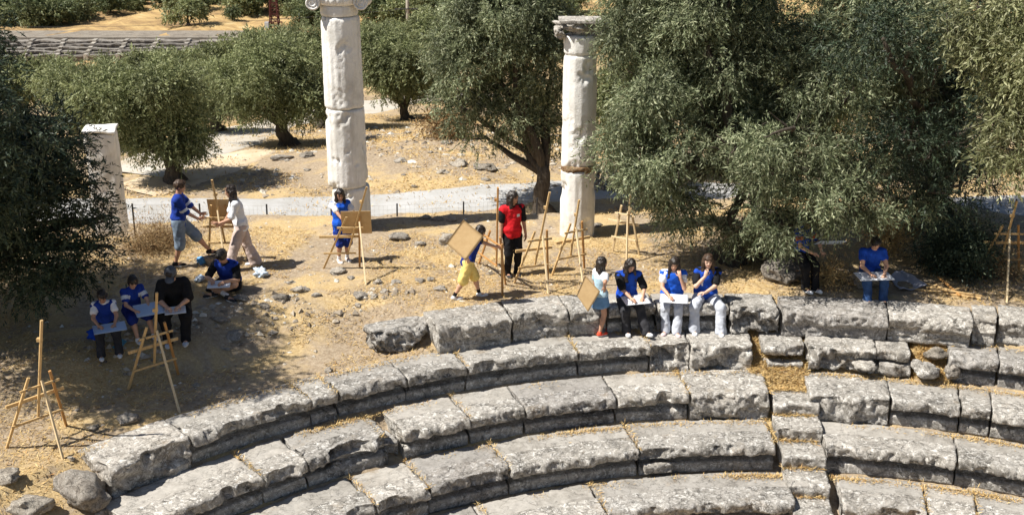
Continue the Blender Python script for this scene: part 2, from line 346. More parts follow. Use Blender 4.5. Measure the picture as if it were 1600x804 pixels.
# ---------------------------------------------------------------- stone blocks of the theatre
def ang(px, py, z):
    p = atz(px, py, z); return math.atan2(p.x - CX, p.y - CY)
PROF = {
 'seat':  [(1, -1.0), (1, -.05), (.53, -.042), (.485, -.002), (.05, 0), (.005, -.025), (-.012, -.09), (.0, -.165), (.03, -.175), (.22, -.19), (.28, -.30), (.12, -.325), (.10, -.35), (.095, -1.)],
 'plain': [(1, -1.0), (1, -.03), (.5, -.012), (.07, 0), (.0, -.04), (-.01, -.2), (.01, -.36), (.02, -1.)],
 'rim':   [(1, -1.0), (1, -.02), (.5, .0), (.07, -.01), (.0, -.06), (-.015, -.2), (.035, -.27), (.05, -.29), (.02, -.40), (.03, -1.)],
 'step':  [(1, -1.0), (1, -.01), (.5, .0), (.03, 0), (0, -.015), (.0, -.15), (.005, -1.)],
}
SEATGRP = {}
def block(name, label, rf, rb, zt, a0, a1, kind='seat', depth=.5, seed=0, chips=3, chipd=.07, rough=1., tilt=0., m=None, drop=0., yaw=0., group=None, cat='stone block', gap=.007, sag=0.):
    rnd = random.Random(seed * 7 + 3); D = rb - rf; L = abs(a1 - a0) * (rf + rb) / 2
    prof = []
    for u, v in PROF[kind]:
        r = rf + (D * u if u > .5 else (u if u <= .3 else D * u)); z = v if v > -.9 else -depth
        prof.append((r, z))
    P = [prof[0]]
    for (r0, z0), (r1, z1) in zip(prof[:-1], prof[1:]):
        n = max(1, int(math.hypot(r1 - r0, z1 - z0) / .026)); P += [(r0 + (r1-r0)*i/n, z0 + (z1-z0)*i/n) for i in range(1, n + 1)]
    P = np.array(P); n = len(P); m_ = max(4, int(L / .028)); g = gap / ((rf + rb) / 2)
    A = np.linspace(a0 + g, a1 - g, m_)
    s = (A - A.mean()) * (rf + rb) / 2                                   # metres along
    Rr = np.repeat(P[None, :, 0], m_, 0); Zz = np.repeat(P[None, :, 1], m_, 0); Ss = np.repeat(s[:, None], n, 1); Aa = np.repeat(A[:, None], n, 1)
    # end caps: pull the last rings in a little so that the arrises round off
    e = np.clip((L/2 - np.abs(Ss)) / .03, 0, 1); cen_r, cen_z = (rf + rb) / 2, -depth / 2
    k = .992 + .008 * np.sqrt(1 - (1 - e) ** 2)
    Rr = cen_r + (Rr - cen_r) * k; Zz = np.where(Zz > cen_z, cen_z + (Zz - cen_z) * (.965 + .035 * np.sqrt(1 - (1 - e) ** 2)), Zz)
    out = rf - Rr
    out = np.where(Rr < rf + .3, out, out)
    # broken noses: cuts with wavy planes
    for c in range(chips):
        cs = rnd.uniform(-L/2, L/2); ln = rnd.uniform(.12, .5); dp = chipd * rnd.uniform(.6, 1.5); an = rnd.uniform(-.2, .9)
        q = out * math.cos(an) + (-Zz - .04) * math.sin(an) * (1 if an > 0 else 1)
        win = np.clip(1 - ((Ss - cs) / ln) ** 2, 0, 1) ** .35
        wob = .035 * fbm(np.stack([Ss * 7, Zz * 7, Ss * 0 + seed], -1), 3, c)
        lim = (.30 * math.sin(max(an, 0)) - dp) + wob + (1 - win) * .5
        band = (Zz > -.34) & (Zz < .02) & (Rr < rf + .3)
        ex = np.where(band, np.clip(q - lim, 0, .22), 0)
        Rr = Rr + ex * math.cos(an); Zz = Zz + ex * math.sin(an) * .8
    q = np.stack([Ss, Rr * 1., Zz], -1)
    side = (out > -.02).astype(float)
    amp = (.007 + .016 * side) * rough
    dn = fbm(q * 3.1 + seed * 3.7, 6, seed, .62); rg = (np.abs(fbm(q * 2.4 + seed * 2.1, 5, seed + 9, .6)) - .3) * side
    wv = q + .06 * np.stack([fbm(q * 5, 2, seed), fbm(q * 5 + 9, 2, seed), fbm(q * 5 + 19, 2, seed)], -1); fc = facet(wv * np.array([1, 1, 1.5]) + seed, 3.6, seed) + .45 * facet(wv + seed, 9, seed + 3)
    sd2 = np.clip((out + .10) / .10, 0, 1); Rr = Rr + (fc * .020 + .004) * sd2 * rough * np.where((Zz < -.23) & (np.array(kind) == 'seat'), .35, 1); Zz = Zz - np.clip(fc - .1, 0, 2) * .012 * rough * sd2 * (Zz > -.12) + .006 * facet(wv + 5, 5, seed + 8) * (Zz > -.12)
    Rr = Rr - np.where((Zz > -.23) | (np.array(kind) != 'seat'), rg * .03 * rough, rg * .012)
    dz = fbm(q * 6.3 + seed * 1.7, 4, seed + 50, .6)
    Rr = Rr - dn * amp * 1.5 * (1 + side * .6) + np.clip(-dn - .25, 0, 1) * .05 * side * rough; Zz = Zz + (dz * amp * .5 + dn * .005 * rough + fbm(q * 1.1 + seed, 2, seed) * .008 * rough) * (Zz > -.3)
    Zz = Zz + zt + tilt * Ss - drop + sag * (Rr - rf)
    if yaw: Rr = Rr + yaw * Ss
    Xx = CX + np.sin(Aa) * Rr; Yy = CY + np.cos(Aa) * Rr
    jx = .016 * rough * fbm(q * 4 + 9, 4, seed + 5); Xx = Xx + jx * np.cos(A.mean()); Yy = Yy - jx * np.sin(A.mean())
    V = np.stack([Xx, Yy, Zz], -1); I = np.arange(m_ * n).reshape(m_, n)
    F = np.stack([I[:-1, :-1], I[1:, :-1], I[1:, 1:], I[:-1, 1:]], -1).reshape(-1, 4)
    F = [tuple(f) for f in F.tolist()] + [tuple((I[i, 0], I[i, n-1], I[i+1, n-1], I[i+1, 0])) for i in range(m_ - 1)]
    # end caps as grids between profile and its centre line
    V = V.reshape(-1, 3).tolist()
    for row, rev in ((0, True), (m_ - 1, False)):
        ring = [I[row, j] for j in range(n)]; c0 = np.mean([V[i] for i in ring], 0); prev = ring
        for q_ in (.8, .55, .3):
            new = []
            for i in ring:
                p = np.array(V[i]) * q_ + c0 * (1 - q_); p = p + (fbm(p * 6, 3, seed) * .03 * rough); new.append(len(V)); V.append(p.tolist())
            for j in range(n):
                f = (prev[j], prev[(j+1) % n], new[(j+1) % n], new[j]); F.append(f if rev else f[::-1])
            prev = new
        V.append(c0.tolist()); ci = len(V) - 1
        for j in range(n):
            f = (prev[j], prev[(j+1) % n], ci); F.append(f if rev else f[::-1])
    am = (a0 + a1) / 2; org = (CX + math.sin(am) * (rf + rb) / 2, CY + math.cos(am) * (rf + rb) / 2, zt - depth)
    mm = m or M['seat']; midx = np.zeros(len(F), int)
    if kind == 'seat':
        k0 = int(np.argmax(P[:, 0] < rf + D * .49)); back = np.zeros(n - 1, int); back[:k0 - 1] = 1; midx[:(m_ - 1) * (n - 1)] = np.tile(back, m_ - 1)
    o = meshobj(name, V, F, mm, origin=org, mats=[mm, M['tread']], midx=midx); return tag(o, label, cat, group)
ORD = ['first', 'second', 'third', 'fourth', 'fifth', 'sixth', 'seventh', 'eighth', 'ninth', 'tenth']
GR = {1: 'blocks of the rim tier', 2: 'seat blocks of the first tier below the rim', 3: 'seat blocks of the second tier below the rim', 4: 'seat blocks of the third tier below the rim', 5: 'seat blocks of the lowest tier in view'}
TN = {2: 'tier below rim', 3: 'middle tier', 4: 'tier above the lowest', 5: 'lowest tier'}
def tier(row, seams, ys, side, specs, s0):
    for i, sp in enumerate(specs):
        xa, xb = seams[i]; z = ZT[row]
        ya = np.interp(xa, *ys); yb = np.interp(xb, *ys)
        a0, a1 = ang(xa, ya, z), ang(xb, yb, z)
        d = dict(sp); look = d.pop('look')
        if side == 'left': look = look.replace('seat block', 'block')
        lab = '%s, %s from left, %s %s of stairway' % (look, ORD[i], TN[row], side)
        if len(lab.split()) > 16: print('LONG', lab)
        d.setdefault('seed', s0 + i)
        block('seat_block', lab, RF[row] + d.pop('df', 0), RB[row] + d.pop('db', 0), z, a0, a1, depth=d.pop('depth', .5), group=GR[row], **d)
y2 = ([170, 302, 400, 476, 634, 727, 800, 906, 1012, 1174, 1257, 1372, 1423, 1499, 1563, 1700], [734, 685, 651, 621, 591, 572, 557, 549, 538, 532, 536, 549, 560, 568, 576, 590])
y3 = ([299, 400, 483, 585, 735, 800, 887, 963, 1076, 1197, 1276, 1389, 1502, 1600, 1700], [795, 745, 727, 690, 655, 644, 632, 621, 608, 610, 613, 621, 632, 651, 662])
y4 = ([300, 487, 672, 797, 1004, 1200, 1298, 1499, 1600, 1700], [870, 805, 762, 735, 710, 697, 693, 719, 734, 748])
y5 = ([600, 951, 1136, 1200, 1317, 1450, 1700], [880, 803, 787, 780, 780, 802, 830])
tier(2, [(172, 302), (303, 482), (483, 527), (529, 637), (638, 729), (731, 904), (906, 1014), (1015, 1078), (1079, 1174)], y2, 'left', [
    dict(look='grey block with white bleached corner', kind='plain', chips=5, chipd=.06, m=M['seat2'], depth=.62, gap=.02), dict(look='long seat block with dark broken front', chips=7, chipd=.10, kind='seat'),
    dict(look='narrow seat block with squared front', chips=1), dict(look='seat block with ragged underside', chips=4), dict(look='seat block with a crack across its top', chips=2, chipd=.03),
    dict(look='long seat block with broken white front edge', chips=6), dict(look='block with bright white patch', chips=4),
    dict(look='block with broken corner', chips=3, chipd=.16, kind='plain', rough=1.6), dict(look='fractured squared block', chips=3, chipd=.05, kind='plain', rough=1.3)], 20)
tier(3, [(175, 411), (413, 487), (489, 612), (634, 735), (737, 822), (824, 963), (965, 1074), (1077, 1202)], y3, 'left', [
    dict(look='long pale seat block', chips=6, chipd=.08), dict(look='short seat block with straw in its seam', chips=2), dict(look='block with big broken hollow', chips=6, chipd=.15, rough=1.4),
    dict(look='seat block with overhanging rounded nose', chips=2, chipd=.04), dict(look='seat block with dark recess under its nose', chips=3), dict(look='seat block crossed by a diagonal crack', chips=3),
    dict(look='block with broken front corner', chips=5, chipd=.14), dict(look='massive squared seat block with cracked front', kind='plain', chips=3, chipd=.04, rough=1.2)], 40)
tier(4, [(300, 583), (586, 672), (674, 800), (802, 1003), (1006, 1213)], y4, 'left', [
    dict(look='block with straw on top', chips=5), dict(look='pale block between straw seams', chips=2), dict(look='block spotted with white lichen', chips=3, m=M['seat2']),
    dict(look='long seat block with smooth tread', chips=3), dict(look='long block with rounded nose', chips=2, chipd=.04)], 60)
tier(5, [(560, 780), (782, 950), (953, 1243)], y5, 'left', [
    dict(look='block at lower frame edge', chips=3), dict(look='pale seat block with chipped nose', chips=3, chipd=.05), dict(look='long seat block with broken right corner', chips=3, chipd=.08)], 70)
tier(2, [(1192, 1256), (1262, 1371), (1373, 1424), (1486, 1562), (1564, 1680)], y2, 'right', [
    dict(look='small block with deep shadowed recess', chips=0), dict(look='block with rough broken front face', kind='plain', chips=5, chipd=.05, rough=1.7, depth=.42),
    dict(look='bright block with chipped white edge', chips=2, m=M['seat2']), dict(look='seat block with long recess under nose', chips=2, chipd=.04), dict(look='seat block at the right frame edge', chips=3)], 80)
tier(3, [(1266, 1392), (1394, 1501), (1503, 1550), (1552, 1680)], y3, 'right', [
    dict(look='long seat block with cracked squared front', kind='plain', chips=4, chipd=.03, rough=1.1), dict(look='seat block with dark recess under its nose', chips=2, chipd=.04), dict(look='narrow seat block', chips=1), dict(look='block with white flecks', chips=2)], 90)
tier(4, [(1290, 1495), (1498, 1680)], y4, 'right', [dict(look='long block with notched front', chips=5, chipd=.07), dict(look='long block speckled with lichen', chips=2, chipd=.04)], 100)
tier(5, [(1317, 1449), (1452, 1527), (1529, 1680)], y5, 'right', [dict(look='seat block with pale speckled front', chips=2, m=M['seat2']), dict(look='seat block between two straw seams', chips=2), dict(look='seat block at the lower right corner', chips=2)], 105)
# rim tier
def rim(xa, ya, xb, yb, look, seed, **k):
    z = k.pop('z', 0.0); a0, a1 = ang(xa, ya, z), ang(xb, yb, z); p = atz((xa+xb)/2, (ya+yb)/2, z); rf = math.hypot(p.x - CX, p.y - CY)
    d = k.pop('deep', .8)
    block('rim_block', look, rf, rf + d, z, a0, a1, kind=k.pop('kind', 'rim'), depth=k.pop('depth', .5), seed=seed, group=GR[1], **k)
rim(588, 520, 684, 500, 'low rough boulder like block at the left end of the rim tier', 201, z=-.10, kind='plain', chips=6, chipd=.07, rough=2.4, depth=.4, deep=.5)
rim(686, 512, 799, 496, 'bright white topped block beneath the walking girl with the board', 202, m=M['seat2'], kind='rim', chips=2, chipd=.03, depth=.55, deep=.85)
rim(801, 493, 889, 485, 'grey cracked rim block right of the white topped block', 203, chips=5, chipd=.07)
rim(890, 485, 948, 482, 'short rim block behind the girl in the denim dress', 204, chips=4, chipd=.06)
rim(950, 480, 1027, 479, 'rim block under the girl in black trousers', 205, kind='seat', chips=2, chipd=.04)
rim(1029, 479, 1140, 479, 'rim block under the two girls in pale trousers', 206, kind='seat', chips=2, chipd=.05, rough=.7)
rim(1142, 482, 1218, 484, 'rounded boulder like rim block right of the seated girls', 207, kind='plain', chips=5, chipd=.09, rough=2.4, depth=.45)
rim(1224, 483, 1389, 494, 'long sunlit rim block under the person seated beneath the tree', 208, chips=5, chipd=.04, m=M['seat2'], rough=1.3)
rim(1391, 494, 1520, 501, 'long rim block dappled by tree shade beside the lying easel', 209, chips=2, chipd=.03)
rim(1522, 499, 1559, 501, 'short bright rim block at the foot of the right easel', 210, chips=1, m=M['seat2'])
rim(1562, 501, 1680, 511, 'rim block cut by the right frame edge', 211, chips=2, m=M['seat2'])
# stairway: half height steps, converging on the centre
sa0 = ang(1207, 618, -.95); sa1 = ang(1272, 618, -.95); lk = ['uppermost', 'second', 'third', 'fourth', 'fifth', 'sixth']
for i in range(6):
    rf = 11.50 - .50 * i; zt = -1.01 - .21 * i
    block('stair_step', 'worn grey step, %s of the narrow stairway between the seat blocks' % lk[i], rf, rf + .56, zt, sa0 - .0, sa1 + .006, kind='step', depth=.24, seed=300 + i, chips=1, chipd=.02, rough=.6, group='steps of the narrow stairway', cat='step')
block('stone_fragment', 'narrow ledge stone under the small recessed block right of the stairway head', RF[2] - .05, RF[2] + .18, ZT[2] - .30, ang(1196, 560, -.75), ang(1252, 560, -.75), kind='step', depth=.12, seed=320, chips=1, chipd=.02, rough=.7)
# ---------------------------------------------------------------- columns and the pier
def drum(name, cx, cy, z0, z1, r0, r1, parent, m, seed, flutes=20, rough=1., hole=None, lean=(0, 0), scoop=.10):
    n = 96; k = max(6, int((z1 - z0) / .035)); V = []; th = np.linspace(0, 2*np.pi, n, endpoint=False)
    Z = np.linspace(z0, z1, k)
    TH, ZZ = np.meshgrid(th, Z); t = (ZZ - z0) / (z1 - z0); R = r0 + (r1 - r0) * t
    fa_ = 2 * np.pi / 16; R = R * np.cos(fa_ / 2) / np.cos((TH + seed * .13) % fa_ - fa_ / 2); fl = np.abs(np.sin(TH * flutes / 2)) ; R = R * (1 - scoop * .22 * (1 - fl) ** 2.0 * np.clip(.5 + 1.2 * fbm(np.stack([np.cos(TH), np.sin(TH), ZZ * .6], -1) * 1.5 + seed, 2, seed + 30), 0, 1)) * np.where(np.cos(TH*flutes/2) > 2, 1, 1)
    e = np.minimum(ZZ - z0, z1 - ZZ); R = R - .022 * np.clip(1 - e / .05, 0, 1) ** 2
    q = np.stack([np.cos(TH) * R, np.sin(TH) * R, ZZ], -1)
    big = fbm(q * 2.1 + seed, 4, seed, .6); fq = facet(q + seed * .7, 4.5, seed + 20) + .5 * facet(q + seed, 11, seed + 25); R = R - np.clip(big - .45, 0, 1) * (.10 + .06 * fq) * rough + fbm(q * 9, 4, seed + 4, .6) * .004 * rough
    end = np.clip(1 - e / .16, 0, 1); R = R - end * np.clip(fbm(q * 3.3 + 7, 4, seed + 8) - .1, 0, 1) * (.10 + .05 * fq) * rough
    if hole:
        for ha, hz, hr, hd in hole:
            d2 = ((np.angle(np.exp(1j * (TH - ha))) * r0) / hr) ** 2 + ((ZZ - hz) / hr) ** 2; R = R - hd * .5 * (1 + .6 * fq) * np.clip(1.2 - d2 + .9 * fbm(q * 5 + seed, 4, seed + 60, .65), 0, 1) ** .8 * (1 + .5 * fbm(q * 14, 3, seed + 61)) * (d2 < 3)
    X = cx + np.cos(TH) * R + lean[0] * (ZZ - z0); Y = cy + np.sin(TH) * R + lean[1] * (ZZ - z0)
    V = np.stack([X, Y, ZZ], -1).reshape(-1, 3).tolist(); F = []
    for i in range(k - 1):
        for j in range(n): F.append((i*n+j, i*n+(j+1) % n, (i+1)*n+(j+1) % n, (i+1)*n+j))
    F += [tuple(range(n-1, -1, -1)), tuple((k-1)*n + j for j in range(n))]
    return meshobj(name, V, F, m, parent)
def scroll(c, R, wd, m, parent, axis=(0, 1, 0), hand=1, name='volute'):
    mb = MB(); pts = []; rad = []; ax = Vector(axis); sx = ax.cross(Vector((0, 0, 1))).normalized()
    for i in range(60):
        a = i / 59 * 4.6 * math.pi; r = R * (1 - i / 66) ** 1.0
        pts.append(Vector(c) + sx * hand * (math.sin(a) * r) + Vector((0, 0, 1)) * (math.cos(a) * r) - ax * 0); rad.append(R * .17 * (1 - i / 90))
    for s in (-1, 1): mb.tube([p + ax * s * wd / 2 for p in pts], rad, 6)
    # bolster
    n = 20; V = []; F = []
    prof = [(-.5, .84), (-.35, .80), (-.1, .66), (.1, .66), (.35, .80), (.5, .84)]
    for u, q in prof:
        for j in range(n):
            a = 2 * math.pi * j / n; V.append(Vector(c) + ax * u * wd + (sx * math.cos(a) + Vector((0, 0, 1)) * math.sin(a)) * R * q)
    for i in range(len(prof) - 1):
        for j in range(n): F.append((i*n+j, i*n+(j+1) % n, (i+1)*n+(j+1) % n, (i+1)*n+j))
    F += [tuple(range(n)), tuple((len(prof)-1)*n + j for j in range(n))]; mb.add(V, F)
    return mb.build(name, m, parent, smooth=True)
# left column: measured against its depth
YL = 23.3; kL = FPX / (YL * math.cos(PITCH) + CAMH * math.sin(PITCH))
b0 = atY(548, 346, YL); def_z = lambda py, Y: atY(800, py, Y).z
cl = thing('ionic_column', (b0.x, YL, b0.z - .15), 'tall white marble column with scrolled capital, standing behind the girl at her easel', 'column', 'marble columns on the terrace')
zl = [def_z(352, YL) - .2, def_z(288, YL), def_z(167, YL), def_z(24, YL)]
cxl = b0.x - .01
M['marbled'] = mat('stained_marble', colbd, rough=.85); 
drum('column_drum', cxl + .05, YL, zl[0], zl[1] - .01, .41, .405, cl, M['marble'], 3, rough=.8, hole=[(math.radians(262), zl[1] - .05, .17, .14)])
drum('column_drum', cxl, YL, zl[1] + .01, zl[2] - .008, .432, .412, cl, M['marble'], 12, hole=[(math.radians(240), zl[1] + .05, .12, .06)], scoop=.16)
drum('column_drum', cxl, YL, zl[2] + .008, zl[3] - .012, .412, .40, cl, M['marble'], 25, hole=[(math.radians(262), zl[2] + .30, .2, .05), (math.radians(290), (zl[2]+zl[3])/2 + .35, .16, .05), (math.radians(275), (zl[2]+zl[3])/2 + .1, .12, .04)], scoop=.16)
drum('capital_neck', cxl - .01, YL, zl[3] + .004, zl[3] + .22, .385, .39, cl, M['marble'], 31, scoop=.02, rough=.4)
zc = zl[3] + .22
mb = MB()
n = 40; V = []; F = []
for i in range(5):
    a = i / 4 * math.pi / 2
    for j in range(n * 4):
        th = 2 * math.pi * j / (n * 4); eg = .03 * abs(math.sin(th * 10)) ** .6 * math.sin(a * 2 * .9 + .2); r = .37 + .09 * math.sin(a) + eg; V.append((cxl + math.cos(th) * r, YL + math.sin(th) * r, zc + .004 + .15 * (1 - math.cos(a)) + .01 * i))
for i in range(4):
    for j in range(n * 4): F.append((i*n*4+j, i*n*4+(j+1) % (n*4), (i+1)*n*4+(j+1) % (n*4), (i+1)*n*4+j))
F += [tuple(range(n*4-1, -1, -1)), tuple(4*n*4 + j for j in range(n*4))]; mb.add(V, F).build('egg_moulding', M['marble'], cl, smooth=True)
for s in (-1, 1): scroll((cxl + s * .49, YL, zc + .07), .155, .74, M['marble'], cl, hand=-s)
mb = MB(); mb.box((cxl, YL, zc + .265), (1.08, .88, .10)); mb.build('abacus', M['marble'], cl)
# right column
YR = 22.8; b1 = atY(903, 358, YR); cxr = b1.x - .02
zr = [def_z(362, YR) - .2, def_z(262, YR), def_z(84, YR), def_z(62, YR)]
cr = thing('ionic_column', (b1.x, YR, b1.z - .15), 'white marble column with broken eroded capital, half hidden by the olive foliage', 'column', 'marble columns on the terrace')
rr = .37
drum('column_drum', cxr, YR, zr[0], zr[1] - .012, rr, rr * .99, cr, M['marble'], 44, rough=.9, hole=[(math.radians(300), zr[0] + .38, .16, .12)], scoop=.1)
drum('column_drum', cxr, YR, zr[1] + .01, zr[2], rr * .97, rr * .93, cr, M['marble'], 51, rough=.7, hole=[(math.radians(300), zr[2] - .22, .13, .07), (math.radians(262), zr[1] + .03, .2, .06)], scoop=.04)
drum('capital_neck', cxr, YR, zr[2] + .004, zr[3] + .10, rr * .93, rr * .95, cr, M['marble'], 57, rough=.3, scoop=.02)
def lump(name, c, sz, m, parent=None, seed=0, sub=4, amp=.18, freq=1.6, cuts=8, rot=0., origin=None, label=None, cat=None, group=None, flat=0.):
    import bmesh
    bm = bmesh.new(); bmesh.ops.create_icosphere(bm, subdivisions=sub, radius=1.0)
    P = np.array([v.co[:] for v in bm.verts]); F = [tuple(v.index for v in f.verts) for f in bm.faces]; bm.free()
    rs = np.random.RandomState(seed + 11)
    for i in range(cuts):
        nrm = rs.normal(size=3); nrm[2] *= .7; nrm /= np.linalg.norm(nrm); d = rs.uniform(.45, .82); q = P @ nrm; P = P - np.clip(q - d, 0, 9)[:, None] * nrm * .92
    if flat: P[:, 2] = np.where(P[:, 2] > flat, flat + (P[:, 2] - flat) * .15, P[:, 2])
    nrm = P / np.linalg.norm(P, axis=1)[:, None]
    P = P + nrm * (fbm(P * freq + seed, 5, seed, .6) * amp * .6 + facet(P + seed, 1.7, seed) * amp * .5 + facet(P + seed, 4, seed + 5) * amp * .16)[:, None]
    P = P * np.array(sz); c_, s_ = math.cos(rot), math.sin(rot); P = np.stack([P[:, 0]*c_ - P[:, 1]*s_, P[:, 0]*s_ + P[:, 1]*c_, P[:, 2]], -1) + np.array(c)
    o = meshobj(name, P, F, m, parent, origin=None if parent else (c[0], c[1], c[2] - sz[2] * .6)); return tag(o, label, cat, group) if not parent else o
zc2 = zr[3] + .10
M['brownrock'] = stone_mat('iron_stained_stone', (.10, .05, .025), (.26, .15, .07), (.42, .30, .18), (.6, .55, .48), .62, 2.)
drum('broken_joint', cxr + .01, YR - .01, zr[1] - .05, zr[1] + .10, rr * 1.0, rr * .99, cr, M['brownrock'], 66, rough=2.5, scoop=0)
lump('eroded_capital', (cxr, YR, zc2 + .14), (.53, .46, .19), M['seat2'], cr, 5, 5, .35, 1.9, 10)
lump('broken_volute', (cxr - .44, YR - .05, zc2 + .06), (.13, .34, .13), M['seat2'], cr, 9, 4, .2)
lump('broken_volute', (cxr + .42, YR - .02, zc2 + .08), (.14, .3, .10), M['seat'], cr, 19, 4, .3)
mb = MB(); mb.box((cxr - .02, YR, zc2 + .29), (.84, .76, .045)); mb.build('abacus', M['seat2'], cr)
# marble pier at the left, half hidden by the near tree
YP = 25.2; p0 = atY(176, 345, YP); zt = def_z(199, YP); zb = p0.z - .3
pr = thing('marble_pier', (p0.x, YP, zb), 'square white marble pier with plain cap, behind the dark foliage on the left', 'pier')
def roughbox(name, x0, x1, y0, y1, z0, z1, m, parent, seed, amp=.02, rot=0):
    """closed box with gridded, slightly worn faces"""
    V = []; F = []; c = np.array([(x0+x1)/2, (y0+y1)/2, (z0+z1)/2]); h = np.array([x1-x0, y1-y0, z1-z0]) / 2
    for ax in range(3):
        for sg in (-1, 1):
            u, v = [(1, 2), (2, 0), (0, 1)][ax]; nu = max(2, int(2*h[u] / .06)); nv = max(2, int(2*h[v] / .06)); b = len(V)
            for i in range(nu + 1):
                for j in range(nv + 1):
                    p = np.zeros(3); p[ax] = sg; p[u] = -1 + 2*i/nu; p[v] = -1 + 2*j/nv; p = p * h
                    mn = np.sort(h - np.abs(p)); e = max(0, 1 - mn[1] / .05) ; p = p * (1 - e * .02 / np.maximum(h, .05)); V.append(p)
            for i in range(nu):
                for j in range(nv):
                    f = (b+i*(nv+1)+j, b+(i+1)*(nv+1)+j, b+(i+1)*(nv+1)+j+1, b+i*(nv+1)+j+1); F.append(f if sg > 0 else f[::-1])
    V = np.array(V); V = V + np.stack([fbm(V*3 + seed, 4, seed), fbm(V*3 + seed + 9, 4, seed + 1), fbm(V*3 + seed + 20, 4, seed + 2)], -1) * amp
    cs, sn = math.cos(rot), math.sin(rot); V = np.stack([V[:, 0]*cs - V[:, 1]*sn, V[:, 0]*sn + V[:, 1]*cs, V[:, 2]], -1) + c
    return meshobj(name, V, F, m, parent)
roughbox('pier_shaft', p0.x - .36, p0.x + .30, YP - .33, YP + .33, zb, zt - .09, M['marble'], pr, 4, .02, .18)
roughbox('pier_cap', p0.x - .40, p0.x + .34, YP - .37, YP + .37, zt - .085, zt, M['marble'], pr, 6, .02, .18)

# ---------------------------------------------------------------- trees
def crown(name, clumps, m, parent, seed, nleaf, ll=.075, lw=.016, per=16, tw=.32, droop=.5, inner=.35, gap=-.25, m2=None, nf=.9, sub=None, puff=.30):
    """leafy twigs spread through the volume of several clumps; every leaf is a small folded blade"""
    rs = np.random.RandomState(seed); C = np.array([c[:3] for c in clumps]); Rd = np.array([c[3:6] for c in clumps])
    wgt = (Rd.prod(1)) ** (2/3); wgt = wgt / wgt.sum(); nt_ = nleaf // per
    ns = sub or int(np.clip(70 * len(C), 40, 900)); kk = rs.choice(len(C), ns, p=wgt); dd = rs.normal(size=(ns, 3)); dd /= np.linalg.norm(dd, axis=1)[:, None]
    sc = C[kk] + dd * Rd[kk] * (inner + (1 - inner) * rs.rand(ns, 1) ** .4) * (1 + .12 * rs.normal(size=(ns, 1))); pr = (puff * (.4 + 1.2 * rs.rand(ns) ** 1.5) * Rd[kk].mean(1))
    C, Rd, outw = sc, np.stack([pr, pr, pr * .75], -1), dd
    wgt = pr ** 2; wgt /= wgt.sum(); inner = .2; k = rs.choice(ns, int(nt_ * 2.2), p=wgt)
    d = rs.normal(size=(len(k), 3)); d = d + outw[k] * .5; d /= np.linalg.norm(d, axis=1)[:, None]; rad = (inner + (1 - inner) * rs.rand(len(k)) ** .45) * (1 + .13 * rs.normal(size=len(k)))
    P = C[k] + d * Rd[k] * rad[:, None]
    g = fbm(P * nf * 1.7 + seed, 3, seed); keep = (g > gap) ; P = P[keep][:nt_]; d = d[keep][:nt_]
    dirn = d + rs.normal(size=d.shape) * .45; dirn[:, 2] -= droop; dirn /= np.linalg.norm(dirn, axis=1)[:, None]
    T = len(P); s = np.linspace(.05, 1, per)[None, :, None] + rs.rand(T, per, 1) * .06; L = tw * (0.6 + .8 * rs.rand(T, 1, 1))
    pos = P[:, None, :] + dirn[:, None, :] * s * L; pos[..., 2] -= (s[..., 0] ** 2) * L[..., 0] * .35 * droop
    ld = dirn[:, None, :] * .8 + rs.normal(size=(T, per, 3)) * .62; ld[..., 2] -= .15; ld /= np.linalg.norm(ld, axis=2)[..., None]
    sz = (.65 + .7 * rs.rand(T, per, 1)); A = pos.reshape(-1, 3); D = (ld * sz * ll).reshape(-1, 3)
    nrm = rs.normal(size=A.shape) + np.repeat(d, per, 0) * 2.4 + np.array([0, 0, .4]); W = np.cross(D, nrm); W /= np.linalg.norm(W, axis=1)[:, None] + 1e-9; W = W * (sz.reshape(-1, 1) * lw / 2)
    mid = A + D * .5; V = np.stack([A, mid + W, A + D, mid - W], 1).reshape(-1, 3); F = np.arange(len(V)).reshape(-1, 4)
    return meshobj(name, V, F, m, parent)
def wobble(a, b, n, amp, seed):
    rs = random.Random(seed); a = Vector(a); b = Vector(b); pts = []; off = Vector((0, 0, 0)); L = (b - a).length
    for i in range(n + 1):
        t = i / n; off += Vector((rs.uniform(-1, 1), rs.uniform(-1, 1), rs.uniform(-.5, .5))) * amp * L / n * 2
        pts.append(a.lerp(b, t) + off * math.sin(math.pi * min(t, .999)) + Vector((0, 0, -.0)))
    return pts
def trunk(name, base, fork, r, clumps, parent, seed, m=None):
    rs = random.Random(seed); mb = MB(); pts = wobble(base, fork, 7, .22, seed)
    mb.tube(pts, [r * (1.45 - .35 * min(1, i / 1.5)) if i < 2 else r * (1 - .04 * i) for i in range(len(pts))], 12)
    for k in range(5):
        a = k * 1.257 + rs.random(); mb.tube([Vector(base) + Vector((math.cos(a), math.sin(a), 0)) * r * 1.7 + Vector((0, 0, -.08)), Vector(base) + Vector((math.cos(a), math.sin(a), 0)) * r * .8 + Vector((0, 0, r * .6)), pts[2]], [r * .35, r * .55, r * .5], 7)
    for i, c in enumerate(clumps):
        e = Vector(c[:3]); st = pts[-1] if i % 2 else pts[-2]; q = wobble(st, e, 6, .18, seed + i + 1); rr_ = r * .55
        mb.tube(q, [rr_ * (1 - .12 * j) for j in range(len(q))], 7)
        for k in range(5):
            d = Vector((rs.gauss(0, 1), rs.gauss(0, 1), rs.gauss(0, .7))); d.normalize(); t = q[rs.randint(3, 6)]
            q2 = wobble(t, e + Vector((d.x * c[3], d.y * c[4], d.z * c[5])) * .8, 4, .2, seed * 5 + i * 9 + k); mb.tube(q2, [rr_ * .26, rr_ * .2, rr_ * .14, rr_ * .09, rr_ * .05], 5)
    return mb.build(name, m or M['bark'], parent, smooth=True)
